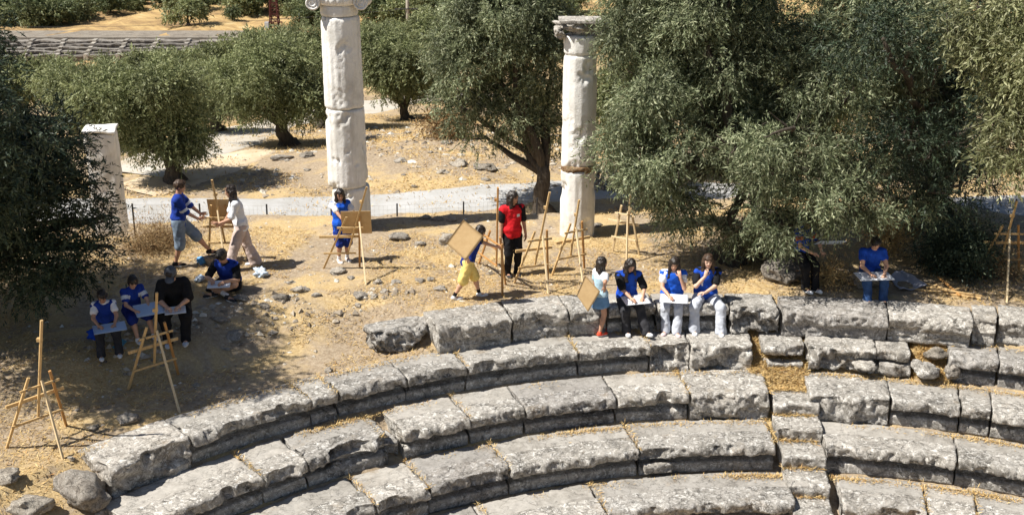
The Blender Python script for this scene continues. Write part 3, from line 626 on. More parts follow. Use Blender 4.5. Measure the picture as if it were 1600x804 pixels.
def tree(name, base, fork, r, clumps, label, group=None, cat='tree', m='leaf', seed=1, tm=None, **k):
    o = thing(name, base, label, cat, group); trunk('trunk', base, fork, r, clumps, o, seed); crown('crown', clumps, M[m], o, seed, **k); return o
def cl_px(specs, Y, dz=0):                                    # clumps given as picture position, distance and radius in metres
    out = []
    for px, py, dy, rx, ry, rz in specs:
        p = atY(px, py, Y + dy); out.append((p.x, p.y, p.z, rx, ry, rz))
    return out
# near dark tree on the left
c = cl_px([(-25, 245, .2, 1.1, 1.2, .75), (70, 225, .3, .7, .8, .45), (-90, 330, -.6, 1.2, 1.2, 1.0), (60, 300, -.2, 1.1, 1.0, .85), (45, 395, -.5, .85, .8, .55), (105, 265, .3, .36, .5, .42), (146, 285, .2, .22, .3, .3), (120, 340, -.1, .42, .5, .45), (175, 385, .1, .26, .3, .22), (120, 390, -.2, .5, .5, .4), (165, 338, .1, .16, .2, .16), (-150, 130, .8, 1.1, 1.2, .6), (-180, 200, 0, 1.3, 1.4, 1.2), (115, 415, -.5, .4, .4, .3), (-20, 420, -.6, .7, .7, .4), (-190, 120, -2.2, 1.3, 1.2, .8), (-120, 200, -2.4, 1.15, 1.2, .8), (-50, 270, -2.2, .9, 1.0, .6), (-170, 300, -1.8, 1.2, 1.2, .8), (-190, 90, -1.5, 1.1, 1.2, .6), (-150, 60, -.6, 1.2, 1.2, .7)], 18.3)  # clumps left of the view are added to shade the seated group
b = atY(-120, 520, 18.0); b.z = T1(b.x, b.y) - .05
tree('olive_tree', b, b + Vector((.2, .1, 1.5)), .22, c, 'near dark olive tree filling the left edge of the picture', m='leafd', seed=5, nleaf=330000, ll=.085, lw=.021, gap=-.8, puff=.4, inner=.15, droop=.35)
# big olive by the right column
GT = 'large olive trees over the right side of the terrace'
c = cl_px([(1022, 35, .6, .95, 1.0, .9), (1022, 150, 0, .92, .9, .8), (985, 215, -.3, .8, .8, .6), (1060, 260, -.8, .95, .8, .75), (1130, 60, .4, 1.2, 1.2, 1.0), (1150, 190, .2, 1.1, 1.0, .9), (1235, 250, -1.9, .85, .85, .6), (1240, 200, -2.4, .75, .75, .42), (1150, 228, -1.9, .65, .7, .42), (1310, 300, -2.0, .75, .8, .5), (1180, 320, -.8, .85, .8, .5), (1130, 365, -.6, .45, .5, .35), (1250, 100, .2, 1.2, 1.2, 1.0), (1350, 40, .2, 1.2, 1.2, 1.0), (1090, 80, .9, 1.2, 1.0, 1.0), (1225, 350, -1.9, .45, .6, .28), (1335, 312, -2.0, .42, .6, .2), (1405, 312, -1.8, .42, .6, .26), (1100, -60, .4, 1.5, 1.5, .9), (1330, 150, -1.2, .7, .7, .5)], 21.3)
b = atY(1140, 412, 21.0); b.z = T1(b.x, b.y) - .05
tree('olive_tree', b, b + Vector((.5, .3, 1.9)), .26, c, 'huge grey green olive tree overhanging the seated girls and the right column', GT, m='leaf', seed=9, nleaf=400000, ll=.085, lw=.02, gap=-.4, inner=.35, droop=.7, sub=330, puff=.40)
c = cl_px([(1450, 300, -2.6, .6, .9, .35), (1400, 215, -2.8, .7, .9, .5), (1475, 225, -2.8, .7, .9, .5), (1530, 190, -2.8, .6, .8, .5), (1500, 290, -2.2, .5, .7, .3), (1380, 60, -3.4, .9, 1.0, .5), (1440, 60, .8, 1.2, 1.2, .9), (1490, 200, 1.6, 1.1, 1.0, .8), (1420, 330, .6, .85, .8, .42), (1490, 335, 1.0, .6, .6, .35), (1400, 230, 1.6, 1.0, 1.0, .9), (1560, -30, .6, 1.4, 1.3, .8), (1450, 130, 0, 1.2, 1.0, .8), (1510, 100, .6, 1.1, 1.0, .9), (1530, 260, .8, .7, .7, .45)], 22.4)  # forward clumps added for ground shade; their dark leaf colour stands for shadowed foliage
b = atY(1455, 352, 24.2); b.z = T1(b.x, b.y) - .05
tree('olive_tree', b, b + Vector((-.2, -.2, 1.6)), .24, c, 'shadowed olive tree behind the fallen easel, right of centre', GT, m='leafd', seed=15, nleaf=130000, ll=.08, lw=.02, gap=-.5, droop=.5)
c = cl_px([(1590, 60, 0, .75, .8, .7), (1600, 170, -.2, .62, .7, .6), (1590, 235, -.3, .5, .5, .34), (1680, 100, 0, 1.0, 1.0, 1.0), (1530, 10, .3, .6, .7, .4)], 17.4)
b = atY(1760, 470, 18.5); b.z = T1(b.x, b.y) - .05
tree('olive_tree', b, b + Vector((-.4, 0, 1.8)), .2, c, 'nearest olive branches with yellowish leaves at the upper right corner', GT, m='leafy', seed=22, nleaf=70000, ll=.09, lw=.022, gap=-.5, droop=.7)
# tree between the columns
c = cl_px([(800, 30, 0, 1.3, 1.2, .9), (735, 90, .2, 1.0, 1.0, .8), (720, 165, .1, .75, .8, .6), (800, 150, .3, 1.0, 1.0, .8), (860, 90, 0, .9, .9, .9), (860, 190, .4, .8, .8, .6), (760, 215, .3, .55, .6, .4), (790, -60, .3, 1.3, 1.2, .8), (735, 10, .4, .8, .9, .7), (840, 245, .3, .5, .5, .3)], 29.6)
b = atY(851, 322, 29.2); b.z = T1(b.x, b.y) - .05
tree('olive_tree', b, b + Vector((-.1, .1, 1.5)), .24, c, 'tall olive tree with dark hollow, between the two columns beyond the road', m='leaf', seed=31, nleaf=150000, ll=.10, lw=.026, gap=-.5, inner=.25, droop=.5)
# olives in the grove: (base px, py, fork px, py, crown clumps px, label)
GG = 'olive trees in the grove beyond the road'
def grove(bp, fp, r, sp, label, seed, n, m='leaff', ll=.105, lw=.034, name='olive_tree'):
    b = hit(*bp); f = atY(fp[0], fp[1], b.y); c = []
    for px, py, rp, rz in sp:
        s = b.y / math.cos(PITCH) / FPX; dy = ((px * 13 + py * 7) % 10 - 5) / 5 * rp * s * .5; p = atY(px, py, b.y + dy); c.append((p.x, p.y, p.z, rp * s, rp * s, rz * s))
    b.z -= .05
    return tree(name, b, f, r, c, label, GG, m=m, seed=seed, nleaf=int(n * 1.6), ll=ll, lw=lw, gap=-.5, per=12, tw=.4, inner=.3, droop=.45, nf=.7)
grove((272, 284), (262, 240), .26, [(240, 165, 46, 36), (285, 200, 34, 34), (210, 195, 32, 28), (255, 125, 40, 26), (300, 225, 20, 20), (230, 222, 26, 18), (180, 150, 40, 34)], 'round olive tree with thick dark trunk beside the standing boy', 41, 52000)
grove((452, 227), (440, 190), .26, [(400, 120, 48, 36), (455, 130, 46, 38), (430, 85, 40, 26), (370, 165, 26, 22), (480, 160, 30, 24), (410, 160, 34, 20), (360, 115, 34, 28)], 'leaning olive tree at the bend of the track', 42, 52000)
grove((507, 199), (500, 175), .3, [(500, 90, 34, 30), (478, 70, 34, 24), (520, 130, 34, 28)], 'olive tree whose trunk shows just left of the tall column', 43, 24000)
grove((637, 188), (632, 165), .22, [(600, 100, 30, 26), (635, 95, 38, 30), (665, 120, 28, 22), (610, 130, 28, 18), (645, 140, 24, 16), (590, 65, 34, 20)], 'olive tree with short trunk between the two columns', 44, 36000, ll=.14)
grove((340, 205), (340, 180), .25, [(320, 130, 32, 24), (345, 150, 26, 20), (300, 115, 26, 16)], 'olive tree between the round tree and the leaning tree', 45, 22000)
grove((140, 230), (140, 200), .28, [(120, 140, 40, 26), (160, 122, 32, 20), (90, 125, 36, 20), (150, 170, 34, 24)], 'broad olive tree above the marble pier', 46, 34000)
grove((40, 190), (40, 150), .28, [(30, 122, 44, 20), (80, 115, 28, 14), (-20, 125, 40, 22)], 'olive tree at the left edge below the ruined stand', 47, 26000, ll=.16, lw=.05)
grove((225, 165), (225, 140), .25, [(225, 108, 32, 16), (195, 112, 26, 12), (262, 100, 26, 13)], 'low olive tree right below the ruined stand', 48, 18000, ll=.17, lw=.055)
grove((415, 130), (415, 105), .25, [(400, 72, 32, 18), (440, 68, 34, 18), (370, 82, 26, 14)], 'olive tree below the rusty lattice frame', 49, 18000, ll=.18, lw=.06)
grove((590, 120), (590, 90), .25, [(590, 55, 30, 18), (620, 62, 30, 18), (655, 60, 30, 20)], 'olive tree at the foot of the power pole', 50, 18000, ll=.18, lw=.06)
grove((700, 160), (700, 120), .25, [(690, 70, 34, 28), (670, 45, 30, 18), (720, 50, 36, 28)], 'olive tree right of the power pole', 51, 22000, ll=.17, lw=.055)
grove((320, 140), (320, 110), .25, [(312, 94, 26, 12), (345, 86, 24, 12), (285, 98, 22, 11)], 'small olive tree in front of the right end of the ruined stand', 52, 14000, ll=.17, lw=.055)
grove((985, 262), (985, 225), .25, [(960, 150, 50, 40), (1010, 120, 50, 44), (980, 200, 40, 26)], 'olive tree beyond the road behind the right column', 53, 26000)
grove((1120, 252), (1120, 215), .25, [(1090, 130, 56, 44), (1150, 100, 56, 44), (1120, 190, 50, 30)], 'olive tree beyond the road behind the huge grey green tree', 54, 26000)
grove((1290, 262), (1290, 220), .25, [(1250, 130, 60, 44), (1330, 120, 60, 44), (1290, 200, 56, 30)], 'olive tree beyond the road, seen through gaps left of the dark hollow', 55, 26000)
grove((1450, 255), (1450, 215), .25, [(1410, 130, 56, 44), (1480, 110, 60, 44), (1450, 200, 56, 30)], 'olive tree beyond the road behind the shadowed olive', 56, 26000)
grove((1000, 120), (1000, 90), .25, [(950, 40, 50, 30), (1010, 40, 50, 30)], 'far olive tree glimpsed above the right column', 57, 12000, ll=.17, lw=.055)
grove((1240, 110), (1240, 90), .25, [(1130, 30, 60, 30), (1230, 30, 60, 30), (1330, 40, 60, 30)], 'far olive tree glimpsed through the top of the huge tree', 58, 16000, ll=.17, lw=.055)
# ---------------------------------------------------------------- far hillside, ruined stand, pole
def bush(name, base, rx, rz, label, group, m, seed, n, ll, lw, cat='bush', trunkr=.12):
    o = thing(name, base, label, cat, group); rs = random.Random(seed); c = []
    for i in range(5): c.append((base[0] + rs.uniform(-.55, .55) * rx, base[1] + rs.uniform(-.5, .5) * rx, base[2] + rz * rs.uniform(.55, 1.25), rx * rs.uniform(.45, .7), rx * rs.uniform(.45, .7), rz * rs.uniform(.4, .65)))
    trunk('trunk', Vector(base) - Vector((0, 0, .1)), Vector(base) + Vector((.1, 0, rz * .5)), trunkr, c[:3], o, seed)
    crown('crown', c, M[m], o, seed, nleaf=n, ll=ll, lw=lw, per=8, tw=.5, gap=-.6, inner=.3, droop=.2, nf=.5); return o
protos = [bush('hillside_bush', (0, 0, 0), 1.6, 1.25, 'olive scrub bush on the orange hillside', 'bushes scattered over the far hillside', 'leaff' if i % 2 else 'leafm', 70 + i, 3600, .26, .10) for i in range(4)]
rb_ = random.Random(4); spots = []
for py, xs in ((2, range(-20, 900, 26)), (14, range(-10, 200, 24)), (12, range(215, 900, 38)), (26, range(230, 900, 46)), (38, range(310, 900, 54)), (-14, range(-20, 900, 34)), (34, (8, 30, 48, 66, 90, 120)), (44, (20, 45, 690))):
    for px in xs:
        px2 = px + rb_.uniform(-16, 16); py2 = py + rb_.uniform(-7, 7)
        if 145 < px2 < 480 and 24 < py2 < 44 and rb_.random() < .5: continue
        spots.append((px2, py2, rb_.uniform(.5, 1.15) * (1.9 if px2 < 190 and py2 < 26 else 1.2)))
def copy_thing(o, loc, rz, sc):
    c = o.copy(); COL.objects.link(c); c.location = loc; c.rotation_euler = (0, 0, rz); c.scale = (sc,) * 3
    for ch in o.children: k = ch.copy(); COL.objects.link(k); k.parent = c
    return c
for i, (px, py, s) in enumerate(spots):
    p = hit(px, py); p.z -= .1
    if i < 4: o = protos[i]; o.location = p; o.scale = (s,) * 3; o.rotation_euler = (0, 0, i)
        
    else: o = copy_thing(protos[i % 4], p, rb_.uniform(0, 6.28), s * rb_.uniform(.9, 1.1))
    k = 0 if px < 195 else (1 if px < 500 else 2)
    tag(o, ['dark scrub bush in the dense clump above the left half of the stand', 'olive scrub bush on the orange slope left of the tall column', 'scrub bush on the hillside right of the tall column'][k], 'bush', ['scrub bushes above the ruined stand', 'scrub bushes left of the tall column', 'scrub bushes right of the tall column'][k])
# ruined stadium stand
YS = 98.0; sx0, sx1 = atY(-160, 84, 98.).x, atY(368, 84, 98.).x
zs = [atY(200, py, YS).z for py in (90, 70)]
st = thing('stone_stand', ((sx0 + sx1) / 2, YS, zs[0] - .3), 'long ruined stone seating stand beyond the grove at upper left', 'ruined stand')
M['farstone'] = stone_mat('far_grey_stone', (.10, .09, .085), (.22, .20, .18), (.30, .28, .25), (.50, .47, .43), .62, .5, .8)
rows = 5; hz = (zs[1] - zs[0]) / rows
for i in range(rows):
    V = []; F = []; n = 160
    for j in range(n + 1):
        x = sx0 + (sx1 - sx0) * j / n; jz = .10 * float(fbm([[x * .9, i * 3.1, 0]], 3, 5)[0]); jy = .22 * float(fbm([[x * 1.3, i * 2.1, 4]], 3, 6)[0])
        y0 = YS + i * .6 + jy; z0 = zs[0] - .4 + hz * i; z1 = zs[0] + hz * (i + 1) - .04 + jz
        V += [(x, y0 + .12, z0), (x, y0 + .10, z1 - .14), (x, y0, z1 - .13), (x, y0, z1), (x, y0 + 1.3, z1)]
    for j in range(n):
        for k in range(4): F.append((j*5+k, (j+1)*5+k, (j+1)*5+k+1, j*5+k+1))
    meshobj('seat_row', V, F, M['farstone'], st, smooth=False)
M['farpale'] = stone_mat('far_pale_stone', (.30, .27, .23), (.42, .39, .34), (.5, .47, .42), (.6, .57, .52), .6, .5, .5)
M['farwalk'] = stone_mat('far_walk_stone', (.20, .175, .14), (.30, .26, .21), (.36, .32, .26), (.46, .42, .36), .6, .4, .5)
for px in (24, 75, 126, 176, 226, 276):
    p0_ = atY(px + 8, 86, YS); mb = MB(); sx = -.5 if px < 100 else (.1 if px < 200 else .5)
    for i in range(rows):
        z1 = zs[0] + hz * (i + 1) + .05; mb.box((p0_.x + sx * (i - rows) * .10, YS + i * .6 + .35, z1 - .25), (.36, .7, .5))
    mb.build('stair_strip', M['farpale'], st)
mb = MB(); mb.box(((sx0 + sx1) / 2, YS + rows * .6 + 2.6, zs[1] - .16), (sx1 - sx0, 4.2, .5)); mb.build('top_walk', M['farwalk'], st)
# power pole with its wires
YW = 72.; pb = hit(638, 96); YW = pb.y; pt = atY(634, -60, YW); up = atY(636, -40, YW)
pl = thing('power_pole', (pb.x, YW, pb.z - .3), 'grey concrete power pole rising out of the far olive trees', 'pole')
M['conc'] = mat('concrete', lambda t, b: t.links.new(ramp(t, noise(t, coords(t), 3, 6, .7), [(.3, (.28, .25, .21)), (.7, (.42, .38, .32))]), b.inputs["Base Color"]))
MB().tube([(pb.x, YW, pb.z - .3), (up.x, YW, up.z + .4)], [.17, .11], 10).build('pole_shaft', M['conc'], pl, smooth=True)
mb = MB(); arms = [atY(635, 14, YW), atY(635, -30, YW)]
for a in arms:
    mb.bar(a + Vector((-.9, -.12, 0)), a + Vector((.9, -.12, 0)), .08)
mb.build('cross_arm', M['metal'], pl)
a = atY(635, 49, YW); MB().tube([a + Vector((0, 0, -.08)), a + Vector((0, 0, .08))], [.22, .22], 10).build('collar', M['metal'], pl)
mb = MB(); a = atY(636, 42, YW)
for q, r, sag in ((atY(410, 34, YW + 30), .018, .5), (atY(-300, 26, YW + 20), .018, 1.2), (atY(900, 46, YW - 8), .018, .4)):
    s = a if sag != 1.2 else arms[0]; mb.tube([s.lerp(q, t / 12) + Vector((0, 0, -sag * 4 * (t / 12) * (1 - t / 12))) for t in range(13)], r, 4)
mb.build('wire', M['metal'], pl)
# rusty lattice frame
lb = hit(430, 47); lt = thing('lattice_frame', lb, 'dark red steel lattice frame with a white box on the orange hillside', 'lattice tower')
M['rust'] = mat('rusty_steel', col=(.09, .025, .02), rough=.7); M['gry'] = mat('grey_box', col=(.55, .57, .6), rough=.6)
sc_ = lb.y / FPX; mb = MB(); hw = 7 * sc_; H_ = 58 * sc_
cor = [(-hw, -hw), (hw, -hw), (hw, hw), (-hw, hw)]
for x, y in cor: mb.bar(lb + Vector((x, y, -.2)), lb + Vector((x * .6, y * .6, H_)), .10)
for k in range(7):
    z0, z1 = H_ * k / 7, H_ * (k + 1) / 7; f0, f1 = 1 - .4 * k / 7, 1 - .4 * (k + 1) / 7
    for i in range(4):
        A, B = cor[i], cor[(i+1) % 4]; mb.bar(lb + Vector((A[0]*f0, A[1]*f0, z0)), lb + Vector((B[0]*f1, B[1]*f1, z1)), .06); mb.bar(lb + Vector((A[0]*f1, A[1]*f1, z1)), lb + Vector((B[0]*f1, B[1]*f1, z1)), .06)
mb.build('lattice_mast', M['rust'], lt)
mb = MB()
for k in range(5): mb.bar(lb + Vector((-hw * 1.8 + k * hw * .9, -.5, -.1)), lb + Vector((-hw * 1.8 + k * hw * .9, -.5, 14 * sc_)), .07)
mb.bar(lb + Vector((-hw * 1.9, -.5, 13 * sc_)), lb + Vector((hw * 1.9, -.5, 13 * sc_)), .09); mb.bar(lb + Vector((-hw * 1.9, -.5, 7 * sc_)), lb + Vector((hw * 1.9, -.5, 7 * sc_)), .09); mb.build('base_frame', M['rust'], lt)
MB().box(lb + Vector((-hw * 1.4, -.7, 9 * sc_)), (6 * sc_, .4, 9 * sc_)).build('white_box', M['gry'], lt)

# ---------------------------------------------------------------- wire fence below the terrace edge
def fence(name, posts, label, hp=.62, off=(0, 0)):
    P = []
    for px, py, Y in posts:
        t = atY(px, py, Y); P.append((t.x, t.y, T1(t.x, t.y) - .1, t.z))
    o = thing(name, (P[0][0], P[0][1], P[0][2]), label, 'fence')
    for x, y, z0, z1 in P: MB().bar((x, y, z0), (x + .02, y, z1), .034).build('post', M['metal'], o)
    mb = MB()
    for (xa, ya, _, za), (xb, yb, _, zb) in zip(P[:-1], P[1:]):
        L = math.hypot(xb - xa, yb - ya); n = int(L / .10); low = .85
        for k in range(8):
            h = .04 + k * low / 8; mb.bar((xa, ya, za - h), (xb, yb, zb - h), .003, bev=.0003)
        for k in range(1, n):
            t = k / n; x, y, z = xa + (xb - xa) * t, ya + (yb - ya) * t, za + (zb - za) * t; mb.bar((x, y, z - .04), (x, y, z - low), .0026, bev=.0003)
    mb.build('wire_mesh', mat('wire', col=(.40, .38, .34), rough=.5), o); return o
fence('wire_fence', [(205, 318, 25.6), (310, 318, 25.5), (415, 319, 25.2), (516, 321, 24.9), (619, 318, 25.1), (723, 315, 25.4), (838, 309, 25.9)], 'low wire mesh fence on thin dark posts along the near side of the road')
fence('wire_fence', [(1507, 300, 26.2), (1587, 311, 24.6), (1668, 322, 23.4)], 'wire mesh fence with dark post at the right frame edge')

# ---------------------------------------------------------------- stones
GS = 'loose stones lying on the dry ground'
def stone(px, py, wpx, hpx, label, m='rock', seed=0, deep=.8, rot=0., z=None, name='stone', cuts=14, grp=GS, Y=None, amp=.22, cat='stone', flat=0.):
    p = hit(px, py + hpx * .35) if z is None else atz(px, py + hpx * .3, z)
    s = (p.y * math.cos(PITCH) + (CAMH - p.z) * math.sin(PITCH)) / FPX
    rx = wpx * s / 2 * 1.05; ry = rx * deep; h = max(.03, (hpx * s - 2 * ry * math.sin(PITCH) * .75) / 2 / .9)
    h = max(h, rx * .38)
    p.y += ry * .45
    return lump(name, (p.x, p.y, p.z + h * (.5 if wpx > 60 else .25)), (rx, ry, h), M[m], seed=seed, sub=4, amp=amp, freq=1.5, cuts=cuts, rot=rot, label=label, cat=cat, group=grp, flat=flat)
ST = [(620, 369, 42, 22, 'pale angular boulder on the terrace left of the dark rocks', 'rock'), (656, 381, 24, 9, 'small flat pale stone right of the angular boulder'),
 (702, 372, 40, 34, 'whitish stone behind the walking girl with the board', 'rock'), (665, 339, 22, 13, 'dark stone at the left of the dark row near the fence', 'rockd'), (684, 340, 20, 13, 'dark stone in the middle of the dark row near the fence', 'rockd'), (705, 342, 24, 11, 'dark flat stone at the right of the dark row near the fence', 'rockd'),
 (437, 246, 40, 13, 'long pale boulder on the straw beyond the road', 'rock'), (476, 240, 30, 16, 'brownish boulder beside the long pale boulder', 'rockd'), (449, 250, 12, 6, 'small white stone in front of the long pale boulder', 'rock'),
 (716, 254, 34, 18, 'grey boulder at the foot of the tree between the columns', 'rock'), (757, 262, 40, 13, 'dark flat rock in the shade of the tree between the columns', 'rockd'), (636, 206, 14, 8, 'small grey stone near the olive with short trunk'), (626, 250, 26, 9, 'flat brown stone half buried in the straw mound', 'rock'),
 (690, 268, 22, 11, 'tan stone on the straw slope above the road'), (648, 291, 15, 8, 'dark small stone at the far road edge', 'rockd'), (700, 222, 22, 10, 'dark stones crumbling at the edge of the far shrubs', 'rockd'), (480, 264, 16, 9, 'tan stone left of the tall column, beyond the road'), (760, 280, 18, 7, 'pale flat stone on the far road verge'), (672, 237, 12, 7, 'small stone on top of the straw mound', 'rockd'), (632, 272, 12, 6, 'little stone low on the straw mound', 'rockd'),
 (512, 577, 22, 15, 'small pale grey stone sitting on the back edge of the seats', 'rock'), (582, 537, 22, 20, 'round pale stone left of the rough rim block', 'rock'), (367, 524, 40, 23, 'pale rounded stone on the shaded ground', 'rock'), (352, 545, 17, 9, 'tiny pale stone in front of the rounded stone', 'rock'), (306, 601, 17, 9, 'small white stone right of the rear easel leg', 'rock'),
 (195, 652, 42, 32, 'grey stone behind the first seat block', 'rock'), (6, 741, 46, 40, 'boulder cut by the left frame edge', 'rock'), (40, 790, 92, 62, 'pale boulder in the lower left corner', 'rock'), (128, 766, 108, 86, 'upright broken block leaning at the left end of the seats', 'rock'), (186, 796, 30, 26, 'tan rubble stone below the left end of the seats', 'rock'), (160, 800, 36, 22, 'small grey rubble stone at the lower frame edge', 'rock'), (216, 792, 40, 30, 'yellowish rubble stone wedged against the middle tier', 'rock'), (120, 640, 12, 7, 'white chip of stone in the straw behind the near easel'), (112, 719, 15, 11, 'white stone chip lying in the straw between easel and seats', 'rock'), (145, 668, 24, 10, 'flat brown stone right of the near easel', 'rockd'),
 (1396, 548, 0, 0, '', ''), (345, 497, 26, 16, 'grey stone on the shaded bank'), (375, 466, 34, 13, 'flat stone in front of the cross legged child', 'rock'), (470, 452, 34, 15, 'greyish stone on the bank left of the girl at the easel', 'rock'), (495, 459, 20, 12, 'small stone on the bank left of the easel leg', 'rock'), (527, 424, 30, 12, 'flat stone at the feet of the girl at the easel', 'rock'), (590, 440, 26, 13, 'grey stone right of the girl at the easel', 'rock'), (600, 454, 22, 13, 'broken dark stone on the bank in front of the easel', 'rock'), (565, 460, 30, 15, 'dark rock outcrop under the easel foot', 'rock'), (548, 434, 16, 8, 'small white stone in front of the girl at the easel'), (585, 462, 16, 14, 'dark stone chunk at the right end of the bank', 'rock'), (655, 437, 22, 12, 'flat stone between the bank and the walking girl', 'rock'), (672, 436, 20, 9, 'flat grey stone left of the feet of the walking girl'), (620, 440, 20, 10, 'buried stone on the right of the bank', 'rock'), (688, 450, 24, 10, 'flat pale stone under the feet of the walking girl', 'rock'), (440, 465, 30, 14, 'brown stone in the middle of the bank', 'rockd'), (412, 478, 24, 12, 'rough stone low on the bank', 'rockd'), (560, 475, 14, 7, 'chip of stone below the bank'), (650, 520, 0, 0, '', ''),
 (455, 440, 18, 8, 'pale stone at the edge of the tree shade'), (985, 325, 40, 18, 'pale boulder below the rubble wall', 'rock'), (970, 300, 26, 14, 'grey boulder at the foot of the rubble wall'), (1010, 312, 24, 12, 'boulder in front of the tree foliage at the rubble wall'), (930, 352, 24, 8, 'flat pale stone at the foot of the right column'),
 (1232, 420, 104, 62, 'large grey rock block the seated people rest on, beneath the tree', 'rockd'), (1358, 436, 66, 40, 'dark rock under the person with the drawing board', 'rockd'), (1450, 404, 22, 13, 'brown stone beneath the dark shrub', 'rock'), (1478, 412, 20, 12, 'pale stone beneath the dark shrub')]
for i, s in enumerate(ST):
    if s[2]: stone(s[0], s[1], s[2], s[3], s[4], (s[5] if len(s) > 5 and s[5] else 'rock'), seed=400 + i)
bigs = dict(z=-.80, name='rubble_stone', grp='rubble filling the gap in the upper right seats')
stone(1355, 568, 42, 28, 'smooth pale stone in front of the rough broken block', 'seat2', 501, z=-.74, name='rubble_stone', grp=bigs['grp'], flat=.4); 
stone(1448, 572, 44, 38, 'upright grey rubble stone in the gap of the upper right seats', 'seat', 502, z=-.72, name='rubble_stone', grp=bigs['grp'], cuts=5)
stone(1465, 549, 52, 26, 'flat dark slab tipped over the gap in the upper right seats', 'rockd', 503, z=-.55, name='rubble_stone', grp=bigs['grp'], deep=.5, rot=-.25)
stone(1492, 577, 32, 34, 'brownish rubble stone right of the upright stone', 'rock', 504, z=-.75, name='rubble_stone', grp=bigs['grp'])
block('stone_fragment', 'pale squared plinth stone under the bright chipped block', RF[2] - .06, RF[2] + .3, ZT[2] - .22, ang(1376, 572, -.68), ang(1426, 578, -.68), kind='step', depth=.2, seed=330, chips=1, chipd=.02, m=M['seat2'], rough=.7)
block('stone_fragment', 'thin white slab leaning under the nose of the tier above the lowest', RF[4] - .03, RF[4] + .08, ZT[4] - .26, ang(1004, 722, -1.55), ang(1050, 720, -1.55), kind='step', depth=.14, seed=331, chips=0, m=M['seat2'], rough=.5)
block('stone_fragment', 'little white slab wedged beneath the sunlit rim block', RF[1] + .0, RF[1] + .12, -.36, ang(1326, 516, -.38), ang(1347, 517, -.38), kind='step', depth=.1, seed=332, chips=0, m=M['marble'], rough=.5)
block('stone_fragment', 'broken stone with straw in the gap of the middle tier', RF[3] + .10, RF[3] + .6, ZT[3] - .16, ang(611, 700, -1.0), ang(634, 697, -1.0), kind='plain', depth=.3, seed=333, chips=3, chipd=.06, rough=1.6)
# rubble wall beyond the right column: a heap laid in courses
wl = hit(965, 300); rw = thing('rubble_wall', wl, 'dry stone wall of grey rubble behind the right column', 'stone wall')
rs_ = random.Random(6); s_ = wl.y / FPX
for k, (py, n, xa, xb) in enumerate(((300, 8, 925, 1010), (291, 8, 925, 1005), (283, 7, 926, 998), (275, 6, 928, 985), (268, 3, 930, 965))):
    for i in range(n):
        px = xa + (xb - xa) * (i + .5) / n + rs_.uniform(-2, 2); q = atY(px, py, wl.y + .12 * k); lump('wall_stone', (q.x, q.y, q.z), ((xb - xa) / n * s_ * .58, .22, .085), M['rock' if rs_.random() < .6 else 'rockd'], rw, 600 + k * 10 + i, 3, .12, 1.5, 9)
# dark shrub right, dry bushes
def shrub(px, py, rx, rz, label, m, seed, n, ll=.06, lw=.018, dy=0.):
    p = hit(px, py); p.y += dy; p.z = T1(p.x, p.y); return bush('shrub', p, rx, rz, label, None, m, seed, n, ll, lw, 'shrub', .03)
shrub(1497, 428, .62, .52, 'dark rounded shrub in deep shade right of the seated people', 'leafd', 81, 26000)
shrub(235, 392, .45, .16, 'low brown dry bush at the edge below the marble pier', 'brush', 82, 9000, .05, .01)
shrub(262, 384, .45, .14, 'low brown dry bush right of the other one below the pier', 'brush', 83, 9000, .05, .01)
shrub(1545, 425, .5, .22, 'brown brushwood under the right easel', 'brush', 84, 6000, .07, .012)
shrub(700, 215, .8, .5, 'grey dry shrub beside the tree between the columns', 'brush', 85, 7000, .12, .03)
shrub(1180, 398, .45, .3, 'reddish dry bush behind the large grey rock', 'brush', 86, 7000, .06, .015)
shrub(1385, 395, .35, .4, 'straw coloured bush behind the person with drawing board', 'straw', 87, 4000, .09, .014)
shrub(1285, 440, .3, .14, 'dry grass clump between the two shaded seated people', 'straw', 88, 3000, .09, .01)

# ---------------------------------------------------------------- dry grass and pebbles (uncountable)
def blades(name, P, ln, wd, lift, m, seed, label, tang=None):
    rs = np.random.RandomState(seed); n = len(P); a = rs.rand(n) * 2 * np.pi; el = np.abs(rs.normal(size=n)) * lift
    L = ln * (.4 + rs.rand(n)); D = np.stack([np.cos(a) * np.cos(el), np.sin(a) * np.cos(el), np.sin(el)], -1) * L[:, None]
    W = np.stack([-np.sin(a), np.cos(a), rs.normal(size=n) * .5], -1) * (wd * (.5 + rs.rand(n)) / 2)[:, None]
    A = P; V = np.stack([A, A + D * .5 + W, A + D, A + D * .5 - W], 1).reshape(-1, 3); F = np.arange(4 * n).reshape(-1, 4)
    return tag(meshobj(name, V, F, M[m]), label, 'dry grass', kind='stuff')
rs = np.random.RandomState(2)
def field(n, x0, x1, y0, y1, thr, sd, sc=.55):
    x = rs.uniform(x0, x1, n); y = rs.uniform(y0, y1, n); q = np.stack([x * sc, y * sc, x * 0], -1)
    g = fbm(q, 4, sd) + .35 * fbm(q * 6, 2, sd + 3); r = np.hypot(x - CX, y - CY); k = (g > thr) & ((r > 13.45) | (theta_px(x, y) < -.72))
    x, y = x[k], y[k]; return np.stack([x, y, terrain(x, y) + .004], -1)
blades('dry_grass', field(260000, -12, 12, 10, 24.6, -.12, 61), .085, .0085, .35, 'straw', 1, 'flattened yellow straw covering the terrace')
blades('dry_grass', field(120000, -14, 16, 24.6, 48, -.1, 62), .13, .017, .45, 'straw', 2, 'dry yellow grass on the ground beyond the terrace')
